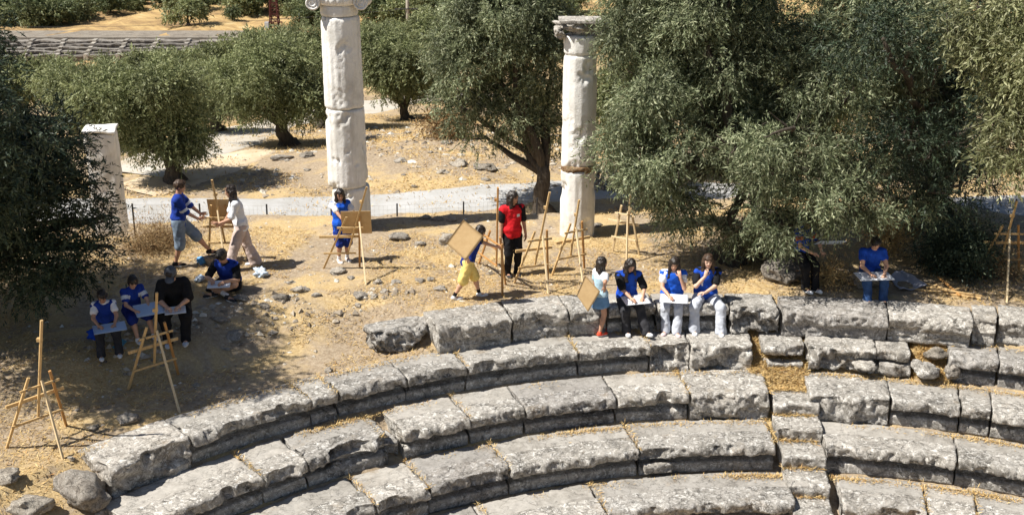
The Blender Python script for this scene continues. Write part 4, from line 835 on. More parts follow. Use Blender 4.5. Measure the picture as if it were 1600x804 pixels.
# tufts in the seams and at the back of every tread
P = []
for row in (2, 3, 4, 5):
    n = 15000; A = rs.uniform(-.95, .95, n); g = fbm(np.stack([A * 9, A * 0 + row, A * 0], -1), 3, 71) ; k = g > rs.uniform(-.35, .8, n); A = A[k]
    R = RB[row] - .10 - np.abs(rs.normal(size=len(A))) * .075 + .02; z = ZT[row] - .045 + rs.rand(len(A)) * .02
    P.append(np.stack([CX + np.sin(A) * R, CY + np.cos(A) * R, z], -1))
a_left = ang(150, 730, -.45)
P = np.concatenate(P); P = P[np.arctan2(P[:, 0] - CX, P[:, 1] - CY) > a_left]
asA, asB = ang(1174, 545, -.6), ang(1192, 545, -.6); P = P[~((np.arctan2(P[:, 0]-CX, P[:, 1]-CY) > sa0) & (np.arctan2(P[:, 0]-CX, P[:, 1]-CY) < sa1) & (np.hypot(P[:, 0]-CX, P[:, 1]-CY) < 12.0))]
blades('seam_grass', P, .06, .008, .5, 'straw', 3, 'straw caught along the backs of the stone treads')
n = 16000; A = rs.uniform(ang(1160, 560, -.7), sa1 + .03, n); R = rs.uniform(11.9, 13.4, n); x = CX + np.sin(A) * R; y = CY + np.cos(A) * R
A2 = rs.uniform(ang(1424, 560, -.6), ang(1490, 560, -.6), 7000); R2 = rs.uniform(12.5, 13.4, 7000); x = np.r_[x, CX + np.sin(A2) * R2]; y = np.r_[y, CY + np.cos(A2) * R2]
A2 = rs.uniform(sa0, sa1, 3000); R2 = np.repeat([11.50 + .56 - .50 * i for i in range(6)], 500) - np.abs(rs.normal(size=3000)) * .05
P = np.concatenate([np.stack([x, y, terrain(x, y) + .01], -1), np.stack([CX + np.sin(A2) * R2, CY + np.cos(A2) * R2, np.repeat([-1.0 - .21 * i for i in range(6)], 500)], -1)])
for row, xs in ((3, [(622, 705), (413, 745), (736, 653), (1076, 615), (1204, 612)]), (4, [(584, 782), (673, 762), (801, 738), (1005, 710), (1214, 700)]), (2, [(483, 627), (528, 617), (730, 572), (905, 552), (1015, 540)]), (5, [(781, 830), (952, 800), (1451, 800), (1528, 805)])):
    for px, py in xs:
        a = ang(px, py, ZT[row]); m_ = 110; R = rs.uniform(RF[row] + .02, RB[row], m_); aa = a + rs.normal(size=m_) * .0016
        P = np.concatenate([P, np.stack([CX + np.sin(aa) * R, CY + np.cos(aa) * R, ZT[row] - .03 + rs.rand(m_) * .03], -1)])
blades('straw_patch', P, .085, .0085, .5, 'straw', 4, 'loose yellow straw in the gaps and on the steps between the blocks')
def pebbles(name, pts, smin, smax, m, seed, label):
    rs = np.random.RandomState(seed); n = len(pts); base = np.array([(1, 0, 0), (-.9, .1, 0), (.1, 1, 0), (0, -1, .1), (0, 0, 1), (0, 0, -1)], float)
    S = smin + (smax - smin) * rs.rand(n) ** 4; V = base[None] * (1 + .35 * rs.normal(size=(n, 6, 1))); V[..., 2] *= .55
    a = rs.rand(n) * 6.28; c, s = np.cos(a)[:, None], np.sin(a)[:, None]; V = np.stack([V[..., 0]*c - V[..., 1]*s, V[..., 0]*s + V[..., 1]*c, V[..., 2]], -1) * S[:, None, None] + pts[:, None, :]
    f = np.array([(0, 2, 4), (2, 1, 4), (1, 3, 4), (3, 0, 4), (2, 0, 5), (1, 2, 5), (3, 1, 5), (0, 3, 5)]); F = (f[None] + np.arange(n)[:, None, None] * 6).reshape(-1, 3)
    return tag(meshobj(name, V.reshape(-1, 3), F, M[m], smooth=False), label, 'pebbles', kind='stuff')
M['peb'] = mat('pebble_stone', lambda t, b: t.links.new(island(t, [(0, (.16, .13, .10)), (.5, (.34, .29, .23)), (.85, (.50, .46, .39)), (1, (.70, .68, .63))]), b.inputs["Base Color"]), rough=.95)
def scatter(n, x0, x1, y0, y1, thr, sd):
    x = rs.uniform(x0, x1, n); y = rs.uniform(y0, y1, n); q = np.stack([x * .5, y * .5, x * 0], -1); r = np.hypot(x - CX, y - CY)
    k = (fbm(q, 4, sd) > thr) & ((r > 13.5) | (theta_px(x, y) < -.75)); x, y = x[k], y[k]; return np.stack([x, y, terrain(x, y)], -1)
pebbles('pebbles', scatter(9000, -12, 11, 10.5, 24.4, -.05, 91), .007, .05, 'peb', 1, 'small stones strewn over the terrace')
bk = scatter(5000, -7, 0, 16.5, 21, -.3, 93); rr2 = np.hypot(bk[:, 0] - CX, bk[:, 1] - CY); bk = bk[(rr2 > 15) & (rr2 < 16.3)]
pebbles('bank_rubble', bk, .015, .085, 'peb', 2, 'rubble along the low bank across the terrace')
pebbles('field_stones', scatter(4200, -13, 8, 31, 44, -.1, 95), .02, .16, 'peb', 3, 'stones strewn on the straw slope beyond the road')
# ---------------------------------------------------------------- easels and boards
def easel(A, B, Cc, top, label, board=None, tone='pine', front=None, grp='wooden easels standing on the terrace', Hl=1.06, boff=0.):
    """A, B: feet of the two front legs, Cc: rear foot (picture positions); top: picture position of the mast tip"""
    def g(p): return p if isinstance(p, Vector) else hit(*p)
    A, B, Cf = g(A), g(B), g(Cc); Mi = (A + B) / 2; o = thing('easel', Mi, label, 'easel', grp)
    toC = Vector((Cf.x - Mi.x, Cf.y - Mi.y, 0)); lat = (B - A); lat.z = 0; L = lat.length; lat.normalize()
    nb = Vector((-lat.y, lat.x, 0)); nb = nb if nb.dot(toC) > 0 else -nb                       # towards the rear leg
    lean = nb * .30; base = Mi.copy()
    # mast tip: on the viewing ray, in the leaning front plane
    def onplane(px, py):
        d = Vector(ray(px, py)); o_ = Vector((0, 0, CAMH)); pn = lat.cross((lean + Vector((0, 0, Hl)))).normalized(); t = (Mi - o_).dot(pn) / d.dot(pn); return o_ + d * t
    tip = onplane(*top)
    up = (lean + Vector((0, 0, Hl))) ; upn = up / Hl                                            # per metre of height
    hT = tip.z - Mi.z; cx_ = (tip - (Mi + upn * hT)).dot(lat)
    def P(u, h): return Mi + lat * u + upn * h
    gm = Vector((0, 0, 1)); F = -nb
    lw_ = .038
    for f, s in ((A, -1), (B, 1)):
        MB().bar(f - Vector((0, 0, .02)), P(s * L * .17 + cx_ * .5, Hl + .02), lw_, .03, nb).build('leg', M[tone if s < 0 else ('pined' if tone == 'pine' else tone)], o)
    rt = P(cx_ * .7, Hl * .93) + nb * .04; MB().bar(Cf - Vector((0, 0, .02)), rt, lw_, .03, lat).build('rear_leg', M['pinew' if tone == 'pine' else tone], o)
    MB().bar(P(cx_ * .25, Hl * .30) + F * .0, tip, .036, .028, nb).build('mast', M[tone], o)
    def half(h): return L * (.5 - .33 * h / Hl)
    MB().bar(P(-half(.34) - .03, .34) + nb * .035, P(half(.34) + .03, .34) + nb * .035, .036, .02, nb).build('low_crossbar', M[tone], o)
    MB().bar(P(-half(.9) - .09 + cx_ * .4, .90) + nb * .035, P(half(.9) + .09 + cx_ * .4, .90) + nb * .035, .036, .024, nb).build('top_crossbar', M[tone], o)
    MB().bar(P(-half(.66) - .16, .68) + F * .045, P(half(.66) + .16, .68) + F * .045, .05, .035, nb).build('ledge', M[tone], o)
    mb = MB(); mb.box(P(cx_ * .8, hT - .32 if hT > 1.3 else 1.0) + F * .03, (.07, .06, .05)); mb.build('clamp', M[tone], o)
    for u, h in ((-half(.9) + cx_*.4, .9), (half(.9) + cx_*.4, .9)): q = P(u, h) + nb * .05; MB().tube([q, q + nb * .015], .011, 8).build('bolt', M['metal'], o)
    if board:
        bw, bh, lb_ = board; c0 = P(cx_ * .3 + boff, .73 + bh / 2) + F * .055; X = lat; Z = upn.normalized(); Y = X.cross(Z)
        Rm = Matrix((X, Y, Z)).transposed(); tag(MB().box(c0, (bw, .008, bh), Rm).build('drawing_board', M['card'], None, c0), lb_, 'board', 'drawing boards and papers of the group')
    return o
ez = {}
easel((10, 700), (104, 665), (99, 718), (65, 500), 'pine easel at the far left in the sun, nearest to the viewer')
easel((200, 608), (279, 585), (281, 644), (245, 457), 'pine easel whose rear leg stands against the seat blocks, half in shade')
easel((326, 402), (388, 402), (353, 424), (331, 281), 'easel with a tan board between the standing boy and the woman in white', (.46, .56, 'tan drawing board on the easel between boy and woman in white'), Hl=1.15)
easel((505, 420), (562, 417), (572, 446), (573, 292), 'easel with a brown board in front of the girl in the blue vest', (.56, .50, 'brown drawing board on the easel of the girl in blue'), Hl=1.1, boff=.17)
easel((748, 411), (790, 444), (785, 462), (778, 293), 'bare easel between the walking girl and the woman in red', tone='pined')
easel((803, 442), (856, 436), (857, 460), (859, 300), 'bare easel immediately right of the woman in red')
easel((862, 430), (913, 418), (912, 448), (905, 312), 'bare easel in front of the right column')
easel((957, 392), (999, 398), (979, 412), (985, 305), 'farthest bare easel, behind the seated girls', tone='pinew')
easel((1524, 428), (1592, 428), (1573, 473), (1589, 314), 'easel in the tree shade at the right frame edge')
# easel lying folded on the ground
q = hit(1470, 455); eo = thing('fallen_easel', q, 'folded easel lying on the shaded ground beside the grey sheet', 'easel', None)
def gp(px, py, h=.03): r = hit(px, py); return r + Vector((0, 0, h))
MB().bar(gp(1420, 452), gp(1520, 467), .04, .03).build('leg', M['pine'], eo); MB().bar(gp(1442, 447, .06), gp(1532, 470, .05), .036, .03).build('leg', M['pine'], eo)
MB().bar(gp(1465, 440, .09), gp(1500, 466, .05), .04, .03).build('rear_leg', M['pined'], eo); MB().bar(gp(1448, 456, .085), gp(1480, 448, .10), .034, .02).build('low_crossbar', M['pine'], eo)
MB().bar(gp(1476, 462, .085), gp(1510, 456, .09), .034, .02).build('top_crossbar', M['pine'], eo); MB().bar(gp(1452, 458, .11), gp(1534, 468, .07), .034, .026).build('mast', M['pine'], eo)
def sheet(name, pts, m, label, cat, grp=None, th=.006, bend=.0, seed=0):
    """thin sheet through four corner points (world), slightly buckled"""
    P = [Vector(p) for p in pts]; n = 10; V = []; nrm = (P[1] - P[0]).cross(P[3] - P[0]).normalized()
    for sgn in (1, -1):
        for i in range(n + 1):
            for j in range(n + 1):
                u, v = i / n, j / n; p = (P[0] * (1-u) + P[1] * u) * (1-v) + (P[3] * (1-u) + P[2] * u) * v
                p = p + nrm * (bend * math.sin(math.pi * u) * math.sin(math.pi * (v * .8 + .1)) + sgn * th / 2 + (float(fbm([[u * 2, v * 2, seed]], 2, seed)[0]) * bend * .8)); V.append(p)
    F = []; K = (n + 1) ** 2
    for i in range(n):
        for j in range(n):
            a = i*(n+1)+j; F.append((a, a+n+1, a+n+2, a+1)); F.append((K+a, K+a+1, K+a+n+2, K+a+n+1))
    for i in range(n):
        for a, b in ((i*(n+1), (i+1)*(n+1)), (i*(n+1)+n, (i+1)*(n+1)+n)): F.append((a, b, K+b, K+a))
        for a, b in ((i, i+1), (n*(n+1)+i, n*(n+1)+i+1)): F.append((a, b, K+b, K+a))
    c = sum(P, Vector()) / 4; return tag(meshobj(name, [tuple(v) for v in V], F, m, None, c), label, cat, grp)
GB = 'drawing boards and papers of the group'
sheet('plastic_sheet', [gp(1388, 437, .10), gp(1408, 430, .16), gp(1448, 452, .05), gp(1405, 458, .03)], M['greysheet'] if 'greysheet' in M else mat('grey_plastic', col=(.36, .36, .42), rough=.35), 'crumpled grey plastic sheet on the ground right of the person with drawing board', 'sheet', None, .004, .08, 3)

# ---------------------------------------------------------------- people: implicit surfaces meshed with surface nets
class SDF:
    def __init__(s, lo, hi, v=.009):
        s.v = v; s.lo = np.array(lo) - 3 * v; s.n = np.ceil((np.array(hi) - s.lo) / v).astype(int) + 4; s.d = np.full(s.n, .2, np.float32)
    def _w(s, lo, hi):
        a = np.clip(((np.array(lo) - s.lo) / s.v).astype(int), 0, s.n); b = np.clip(((np.array(hi) - s.lo) / s.v).astype(int) + 2, 0, s.n)
        if np.any(b <= a): return None
        g = [s.lo[i] + s.v * np.arange(a[i], b[i]) for i in range(3)]; X, Y, Z = np.meshgrid(*g, indexing='ij')
        return tuple(slice(a[i], b[i]) for i in range(3)), np.stack([X, Y, Z], -1)
    def put(s, sl, d, k, op='u'):
        o = s.d[sl]
        if op == 'u':
            h = np.clip(.5 + .5 * (o - d) / k, 0, 1); s.d[sl] = o * (1 - h) + d * h - k * h * (1 - h)
        elif op == 's': s.d[sl] = np.maximum(o, -d)
    def cap(s, a, b, ra, rb, k=.02, op='u', sq=None):
        a, b = np.array(a, float), np.array(b, float); m = max(ra, rb) + k + .04; r = s._w(np.minimum(a, b) - m, np.maximum(a, b) + m)
        if r is None: return
        sl, P = r; ba = b - a; t = np.clip(((P - a) @ ba) / max(ba @ ba, 1e-9), 0, 1); q = P - a - t[..., None] * ba
        if sq is not None: ax, f = sq; q = q + (q @ np.array(ax))[..., None] * np.array(ax) * (1 / f - 1)   # squash along an axis
        s.put(sl, np.linalg.norm(q, axis=-1) - (ra + (rb - ra) * t), k, op)
    def ell(s, c, r, R=None, k=.02, op='u'):
        c, r = np.array(c, float), np.array(r, float); m = r.max() + k + .04; w_ = s._w(c - m, c + m)
        if w_ is None: return
        sl, P = w_; q = P - c
        if R is not None: q = q @ np.array(R)
        k0 = np.linalg.norm(q / r, axis=-1); k1 = np.linalg.norm(q / r ** 2, axis=-1); s.put(sl, k0 * (k0 - 1) / np.maximum(k1, 1e-6), k, op)
    def cut(s, p, n):                                        # keep the side the normal points away from
        sl, P = s._w(s.lo, s.lo + s.n * s.v); n = np.array(n, float); n /= np.linalg.norm(n); s.d[sl] = np.maximum(s.d[sl], (P - np.array(p)) @ n)
    def wrinkle(s, amp, f, seed):
        sl, P = s._w(s.lo, s.lo + s.n * s.v); near = np.abs(s.d[sl]) < .04; N_ = np.zeros(near.shape); N_[near] = fbm(P[near] * f, 3, seed, .55) + .5 * np.abs(fbm(P[near] * f * np.array([1, 1, .45]) * 1.6, 2, seed + 4)); s.d[sl] += ((N_ - .45) * amp).astype(np.float32)
    def mesh(s):
        d = s.d; ins = d < 0; c = np.zeros(tuple(np.array(d.shape) - 1), int); P = []
        for i in (0, 1):
            for j in (0, 1):
                for k in (0, 1): c += ins[i:d.shape[0]-1+i, j:d.shape[1]-1+j, k:d.shape[2]-1+k]
        act = (c > 0) & (c < 8); idx = np.argwhere(act); vid = -np.ones(act.shape, int); vid[act] = np.arange(len(idx)); S = np.zeros((len(idx), 3)); W = np.zeros(len(idx))
        cs = [(i, j, k) for i in (0, 1) for j in (0, 1) for k in (0, 1)]
        for a in cs:
            for b in cs:
                if sum(b) - sum(a) == 1 and all(b[i] >= a[i] for i in range(3)):
                    da = d[idx[:, 0]+a[0], idx[:, 1]+a[1], idx[:, 2]+a[2]]; db = d[idx[:, 0]+b[0], idx[:, 1]+b[1], idx[:, 2]+b[2]]; x = (da < 0) != (db < 0)
                    t = np.where(x, da / np.where(x, da - db, 1), 0); S += np.where(x[:, None], np.array(a) + t[:, None] * (np.array(b) - np.array(a)), 0); W += x
        V = s.lo + (idx + S / W[:, None]) * s.v; F = []
        for ax in range(3):
            u, v = [(1, 2), (2, 0), (0, 1)][ax]; sh = [slice(1, -1)] * 3; A = d[:-1, 1:-1, 1:-1] if ax == 0 else (d[1:-1, :-1, 1:-1] if ax == 1 else d[1:-1, 1:-1, :-1])
            B = d[1:, 1:-1, 1:-1] if ax == 0 else (d[1:-1, 1:, 1:-1] if ax == 1 else d[1:-1, 1:-1, 1:])
            e = np.argwhere((A < 0) != (B < 0)); neg = (A < 0)[tuple(e.T)]; base = e.copy()
            for q in range(3):
                if q != ax: base[:, q] += 1
            du = np.eye(3, dtype=int)[u]; dv = np.eye(3, dtype=int)[v]
            def g(o): t = base - o; return vid[t[:, 0], t[:, 1], t[:, 2]]
            Q = np.stack([g(du + dv), g(dv), g(0 * du), g(du)], -1); Q[~neg] = Q[~neg][:, ::-1]; F.append(Q)
        F = np.concatenate(F); F = F[(F >= 0).all(1)]; return V, F
    def obj(s, name, m, parent, mats=None, fn=None, smooth_it=1):
        V, F = s.mesh()
        for _ in range(smooth_it):
            A = np.zeros_like(V); n = np.zeros(len(V))
            for i in range(4):
                np.add.at(A, F[:, i], V[F[:, (i+1) % 4]]); np.add.at(n, F[:, i], 1)
            V = V * .55 + .45 * A / np.maximum(n, 1)[:, None]
        mi = fn(V[F].mean(1)) if fn else None
        og = np.array(parent.location)
        return meshobj(name, V + og, F, m, parent, mats=mats, midx=mi)
def v3(*a): return np.array(a, float)
def unit(a): a = np.array(a, float); return a / max(np.linalg.norm(a), 1e-9)
def ik(a, b, l1, l2, pole):
    a, b = v3(*a), v3(*b); d = b - a; L = np.linalg.norm(d); L2 = min(L, (l1 + l2) * .999); u = d / L; b = a + u * L2
    x = (l1*l1 - l2*l2 + L2*L2) / (2*L2); h = math.sqrt(max(l1*l1 - x*x, 0)); p = np.array(pole, float); p = p - u * (p @ u); p = unit(p); return a + u * x + p * h, b
def person(loc, S, facing, label, pelvis, chest, look=(0, 1, 0), headup=(0, 0, 1), handL=None, handR=None, footL=None, footR=None, toeL=(0, 1, 0), toeR=(0, 1, 0),
           kneeL=(-.1, 1, .3), kneeR=(.1, 1, .3), elL=(-.6, -.6, -.4), elR=(.6, -.6, -.4), skin='a', top=('blue', 'white'), sleeve=.5, bottom=('trousers', 'black'), shoes='white', hair='long', hairm='hair',
           wide=1., build=1., vest=True, cap=None, fingL=(0, 1, 0), fingR=(0, 1, 0), spread=1., kid=0., seed=1, socks=None, vhem=.0, curl=.6, emblem=None, stripe=None, hemdrop=.10, sc=None, palmL=None, palmR=None):
    """all positions in the person's own frame (x right, y forward, z up), in units of metres; facing = compass direction in degrees, 0 away, 180 to the camera"""
    f = math.radians(facing); cf, sf = math.cos(f), math.sin(f)
    def W(p): p = np.array(p, float); return np.array([p[..., 0]*cf + p[..., 1]*sf, -p[..., 0]*sf + p[..., 1]*cf, p[..., 2]]).T if p.ndim > 1 else v3(p[0]*cf + p[1]*sf, -p[0]*sf + p[1]*cf, p[2])
    o = thing('person', loc, label, 'person', None)
    hf = (1 + .10 * kid)                                                                         # children have larger heads
    pel = W(pelvis); ch = W(chest); up = unit(ch - pel); rt0 = W((1, 0, 0)); fw = unit(np.cross(up, rt0)); rt = unit(np.cross(fw, up)) 
    Rm = np.stack([rt, fw, up], -1)
    th_, sh_, ua, fa = .245*S, .236*S, .168*S, .145*S; hw = .052*S*build; sw = .107*S*(1 - .06*kid)
    hipL, hipR = pel - rt*hw - up*.01*S, pel + rt*hw - up*.01*S; shL, shR = ch - rt*sw - up*.018*S, ch + rt*sw - up*.018*S
    fL, fR, hL, hR = W(footL), W(footR), W(handL), W(handR)
    knL, anL = ik(hipL, fL, th_, sh_, W(kneeL)); knR, anR = ik(hipR, fR, th_, sh_, W(kneeR)); eL, wL = ik(shL, hL, ua, fa, W(elL)); eR, wR = ik(shR, hR, ua, fa, W(elR))
    lk = unit(W(look)); hu = W(headup); hu = unit(hu - lk * (hu @ lk)); hr = np.cross(lk, hu); Hm = np.stack([hr, lk, hu], -1)
    nk = ch + up * .022*S; hc = nk + unit(up * .6 + hu * .6 + lk * .12) * (.098*S*hf); hz = .066*S*hf
    pts = np.array([pel, ch, knL, knR, anL, anR, eL, eR, wL, wR, hc]); lo, hi = pts.min(0) - .24, pts.max(0) + .24
    b = build
    # ---- body
    s = SDF(lo, hi, .0095)
    s.ell(pel + up*.01*S, (.094*S*b, .066*S*b, .07*S), Rm, .03); s.ell(pel + (ch-pel)*.42, (.074*S*b, .052*S*b, .09*S), Rm, .04); s.ell(pel + (ch-pel)*.75, (.088*S*b, .058*S*b, .095*S), Rm, .04)
    for sh in (shL, shR): s.cap(ch - up*.02*S, sh, .04*S, .034*S, .03)
    s.cap(ch - up*.02*S, nk + (hc-nk)*.45, .036*S, .031*S, .02)
    for a, e, w2 in ((shL, eL, wL), (shR, eR, wR)): s.cap(a, e, .030*S*b, .023*S*b, .02); s.cap(e, w2, .0235*S*b, .0155*S, .012)
    for a, kn, an in ((hipL, knL, anL), (hipR, knR, anR)):
        s.cap(a, kn, .052*S*b, .033*S*b, .03); s.cap(kn, kn + (an-kn)*.35, .032*S*b, .034*S*b, .02); s.cap(kn + (an-kn)*.35, an, .033*S*b, .019*S, .02)
    for an, toe in ((anL, toeL), (anR, toeR)): t = unit(W(toe)); s.cap(an + v3(0, 0, -.02*S), an + t*.085*S + v3(0, 0, -.026*S), .021*S, .017*S, .02)
    # head: skull, jaw, nose, ears, brow and eye sockets
    s.ell(hc + hu*.012*S*hf, (.047*S*hf, .057*S*hf, .057*S*hf), Hm, .01); s.ell(hc + lk*.016*S*hf - hu*.024*S*hf, (.036*S*hf, .038*S*hf, .042*S*hf), Hm, .02); s.ell(hc + lk*.040*S*hf - hu*.050*S*hf, (.016*S*hf, .013*S*hf, .012*S*hf), Hm, .015)
    s.cap(hc + lk*.052*S*hf + hu*.002*S, hc + lk*.062*S*hf - hu*.014*S*hf, .005*S, .008*S, .008)
    for q in (-1, 1):
        s.ell(hc + hr*q*.048*S*hf - hu*.006*S, (.006*S, .013*S, .018*S), Hm, .006); s.ell(hc + hr*q*.02*S*hf + lk*.060*S*hf + hu*.003*S, (.011*S, .008*S, .008*S), Hm, .004, 's')
        s.ell(hc + hr*q*.019*S*hf + lk*.046*S*hf + hu*.003*S, (.008*S, .008*S, .007*S), Hm, .004)
    s.ell(hc + lk*.052*S*hf - hu*.030*S*hf, (.014*S*hf, .009*S, .005*S), Hm, .005)
    # hands: palm, four curled fingers, thumb
    for w2, e, fg, side, pm in ((wL, eL, fingL, -1, palmL), (wR, eR, fingR, 1, palmR)):
        fd = unit(W(fg)); pn = unit(W(pm)) if pm is not None else v3(0, 0, -1.); pn = unit(pn - fd * (pn @ fd)); la = np.cross(fd, pn); hl = .105*S
        rad = la * side * (-1)                                                                     # towards the thumb
        s.ell(w2 + fd*hl*.26, (hl*.21, hl*.30, hl*.13), np.stack([la, fd, pn], -1), .012)
        for i, ln in enumerate((.40, .46, .42, .33)):
            r0 = w2 + fd*hl*.42 + rad*hl*(.17 - .115*i); l_ = hl*ln; c1, c2 = curl*.5, curl*1.2
            k1 = r0 + (fd*math.cos(c1) + pn*math.sin(c1)) * l_*.5; k2 = k1 + (fd*math.cos(c2) + pn*math.sin(c2)) * l_*.55; s.cap(r0, k1, .0085, .008, .004); s.cap(k1, k2, .008, .0068, .003)
        t0 = w2 + fd*hl*.16 + rad*hl*.15; t1 = t0 + unit(fd*.7 + rad*.8 + pn*.3) * hl*.26; s.cap(t0, t1, .0105, .009, .006); s.cap(t1, t1 + unit(fd*.95 + rad*.2 + pn*.3)*hl*.22, .009, .0075, .003)
    def face(C):
        q = (C - hc) @ Hm / (S * hf); m_ = np.zeros(len(C), int); fr = q[:, 1] > .030
        m_[fr & (np.abs(q[:, 0]) < .0165) & (np.abs(q[:, 2] + .031) < .0052)] = 1
        ey = fr & (np.abs(np.abs(q[:, 0]) - .019) < .0085) & (np.abs(q[:, 2] - .003) < .0048); m_[ey] = 2
        m_[fr & (np.abs(np.abs(q[:, 0]) - .019) < .0125) & (np.abs(q[:, 2] - .0165) < .0034)] = 3; return m_
    s.obj('body', SKIN[skin], o, mats=[SKIN[skin], M['lip'], M['eye'], M['brow']], fn=face)
    # ---- trousers / shorts / skirt
    bt, bc = bottom; s = SDF(lo, hi, .0105); g = .012 + .006*wide
    if bt == 'dress':
        s.ell(pel + (ch-pel)*.75, (.096*S, .072*S, .10*S), Rm, .03); s.ell(pel + (ch-pel)*.4, (.086*S, .066*S, .10*S), Rm, .04); s.ell(pel, (.105*S, .082*S, .09*S), Rm, .04)
        s.cap(pel, pel - v3(0, 0, .12*S), .098*S, .118*S, .03)
        for sh, e in ((shL, eL), (shR, eR)): s.cap(ch - up*.02*S, sh, .05*S, .043*S, .03); s.cap(sh, sh + (e-sh)*sleeve, .042*S, .042*S, .02)
        s.cut(pel - v3(0, 0, .155*S), (0, 0, -1)); s.cut(nk + up*.012*S, up); s.wrinkle(.007, 9, seed)
        zc_ = pel[2] + .10*S; zs_ = ch[2] - .06*S
        s.obj('dress', FB['ltblue'], o, mats=[FB['ltblue'], FB['skirt'], FB['white']], fn=lambda C: np.where(C[:, 2] < pel[2] - .0*S, 1, np.where(C[:, 2] > zs_, 2, 0)))
    else:
        s.ell(pel + up*.015*S, (.104*S*b, .078*S*b, .08*S), Rm, .03)
        for a, kn, an in ((hipL, knL, anL), (hipR, knR, anR)):
            if bt == 'trousers':
                s.cap(a, kn, .060*S*b + g*.4, .040*S*b + g, .03); e_ = an + (an - kn) * -.02; s.cap(kn, e_, .040*S*b + g*.8, .028*S + g*wide, .02); s.cap(kn + (e_-kn)*.7, an + v3(0, 0, -.012*S), .034*S + g*wide*.8, .036*S + g*wide, .02)
            else:
                kk = kn + (an - kn) * (.02 if bt == 'shorts' else -.3); s.cap(a, kn, .062*S*b + g*.5, .050*S*b + g, .03)
                if bt == 'shorts': s.cap(kn, kn + unit(an-kn)*.03*S, .047*S*b + g, .047*S*b + g, .02)
        s.cut(pel + up*.085*S, up)
        if bt == 'trousers': s.cut(v3(0, 0, min(anL[2], anR[2]) - .030*S), (0, 0, -1))
        s.wrinkle(.013, 9, seed)
        s.obj('trousers' if bt == 'trousers' else 'shorts', FB[bc], o)
        # ---- shirt with sleeves
        vc, sc_c = top; s = SDF(lo, hi, .0105); gg = .008 if vest else .016
        s.ell(pel + up*.04*S, (.100*S*b + gg, .074*S*b + gg, .07*S), Rm, .03); s.ell(pel + (ch-pel)*.45, (.082*S*b + gg, .062*S*b + gg, .10*S), Rm, .04); s.ell(pel + (ch-pel)*.76, (.094*S*b + gg, .064*S*b + gg, .105*S), Rm, .04)
        for sh, e, w2 in ((shL, eL, wL), (shR, eR, wR)):
            s.cap(ch - up*.02*S, sh, .047*S, .040*S*b + .006, .03)
            q = sh + (e - sh) * min(sleeve, 1); s.cap(sh, q, .038*S*b + .006, .034*S*b + .010, .02)
            if sleeve > 1: s.cap(e, e + (w2-e)*(sleeve-1), .034*S*b + .006, .026*S, .02)
        if not vest: s.cap(pel, pel - up*hemdrop*S*.6, .098*S*b, .102*S*b, .03, sq=(fw, .78))
        s.cut(pel - up*(.02 if vest else hemdrop)*S, -up); s.cut(nk + up*.010*S, up); s.wrinkle(.012, 9, seed + 3)
        sm = FB[sc_c if vest else vc]
        if stripe:
            def sf_(C, a=shL, e=eL): t = ((C - a) @ (e - a)) / ((e-a) @ (e-a)); dd = np.linalg.norm(C - a - np.clip(t, 0, 1)[:, None]*(e-a), axis=1); m_ = (t > stripe[1]) & (t < stripe[2]) & (dd < .065*S); t2 = ((C - shR) @ (eR - shR)) / ((eR-shR) @ (eR-shR)); d2 = np.linalg.norm(C - shR - np.clip(t2, 0, 1)[:, None]*(eR-shR), axis=1); return (m_ | ((t2 > stripe[1]) & (t2 < stripe[2]) & (d2 < .065*S))).astype(int)
            s.obj('shirt', sm, o, mats=[sm, FB[stripe[0]]], fn=sf_)
        else: s.obj('shirt', sm, o)
        if vest:                                                                                    # sleeveless tabard over the shirt
            s = SDF(lo, hi, .0105); g2 = .022
            s.ell(pel + up*.03*S, (.108*S*b + g2, .082*S*b + g2, .08*S), Rm, .03); s.ell(pel + (ch-pel)*.45, (.092*S*b + g2, .068*S*b + g2, .11*S), Rm, .05); s.ell(pel + (ch-pel)*.77, (.096*S*b + g2, .068*S*b + g2, .105*S), Rm, .05)
            for sh in (shL, shR): s.cap(ch - up*.020*S, sh - (sh-ch)*.04, .054*S, .046*S + .004, .03)
            if vhem > 0: s.cap(pel, pel - up*vhem*S, .105*S*b, .112*S*b, .04, sq=(fw, .8))
            for sh, e in ((shL, eL), (shR, eR)): s.cap(sh + (sh - ch)*.38 - up*.03*S, sh + (e - sh)*.8 + (sh-ch)*.45, .036*S, .040*S, .01, 's')
            s.ell(nk + fw*.035*S + up*.03*S, (.040*S, .05*S, .045*S), Rm, .01, 's'); s.cut(pel - up*(.03 + vhem)*S, -up); s.cut(nk + up*.004*S, up); s.wrinkle(.014, 8, seed + 6)
            vm = FB[vc]
            if emblem:
                ec, eu, ev, er = emblem
                def ef(C): q = (C - (pel + (ch-pel)*ev + rt*eu*S)) @ Rm; return ((np.abs(q[:, 0]) < er[0]) & (np.abs(q[:, 2]) < er[1]) & (q[:, 1] > .02)).astype(int)
                s.obj('vest', vm, o, mats=[vm, FB[ec]], fn=ef)
            else: s.obj('vest', vm, o)
    # ---- shoes, socks
    for an, toe, kn in ((anL, toeL, knL), (anR, toeR, knR)):
        t = unit(W(toe)); dn = v3(0, 0, -1.) if abs(t[2]) < .6 else unit(W((0, 1, 0))); dn = unit(dn - t*(dn@t)); sd = np.cross(t, dn); Rs = np.stack([sd, t, dn], -1); s = SDF(an - .2, an + .2, .008)
        s.ell(an + dn*.022*S - t*.004*S, (.028*S, .038*S, .026*S), Rs, .02); s.ell(an + t*.075*S + dn*.028*S, (.029*S, .046*S, .019*S), Rs, .03); s.cap(an + dn*.0*S, an + dn*.015*S, .026*S, .03*S, .015)
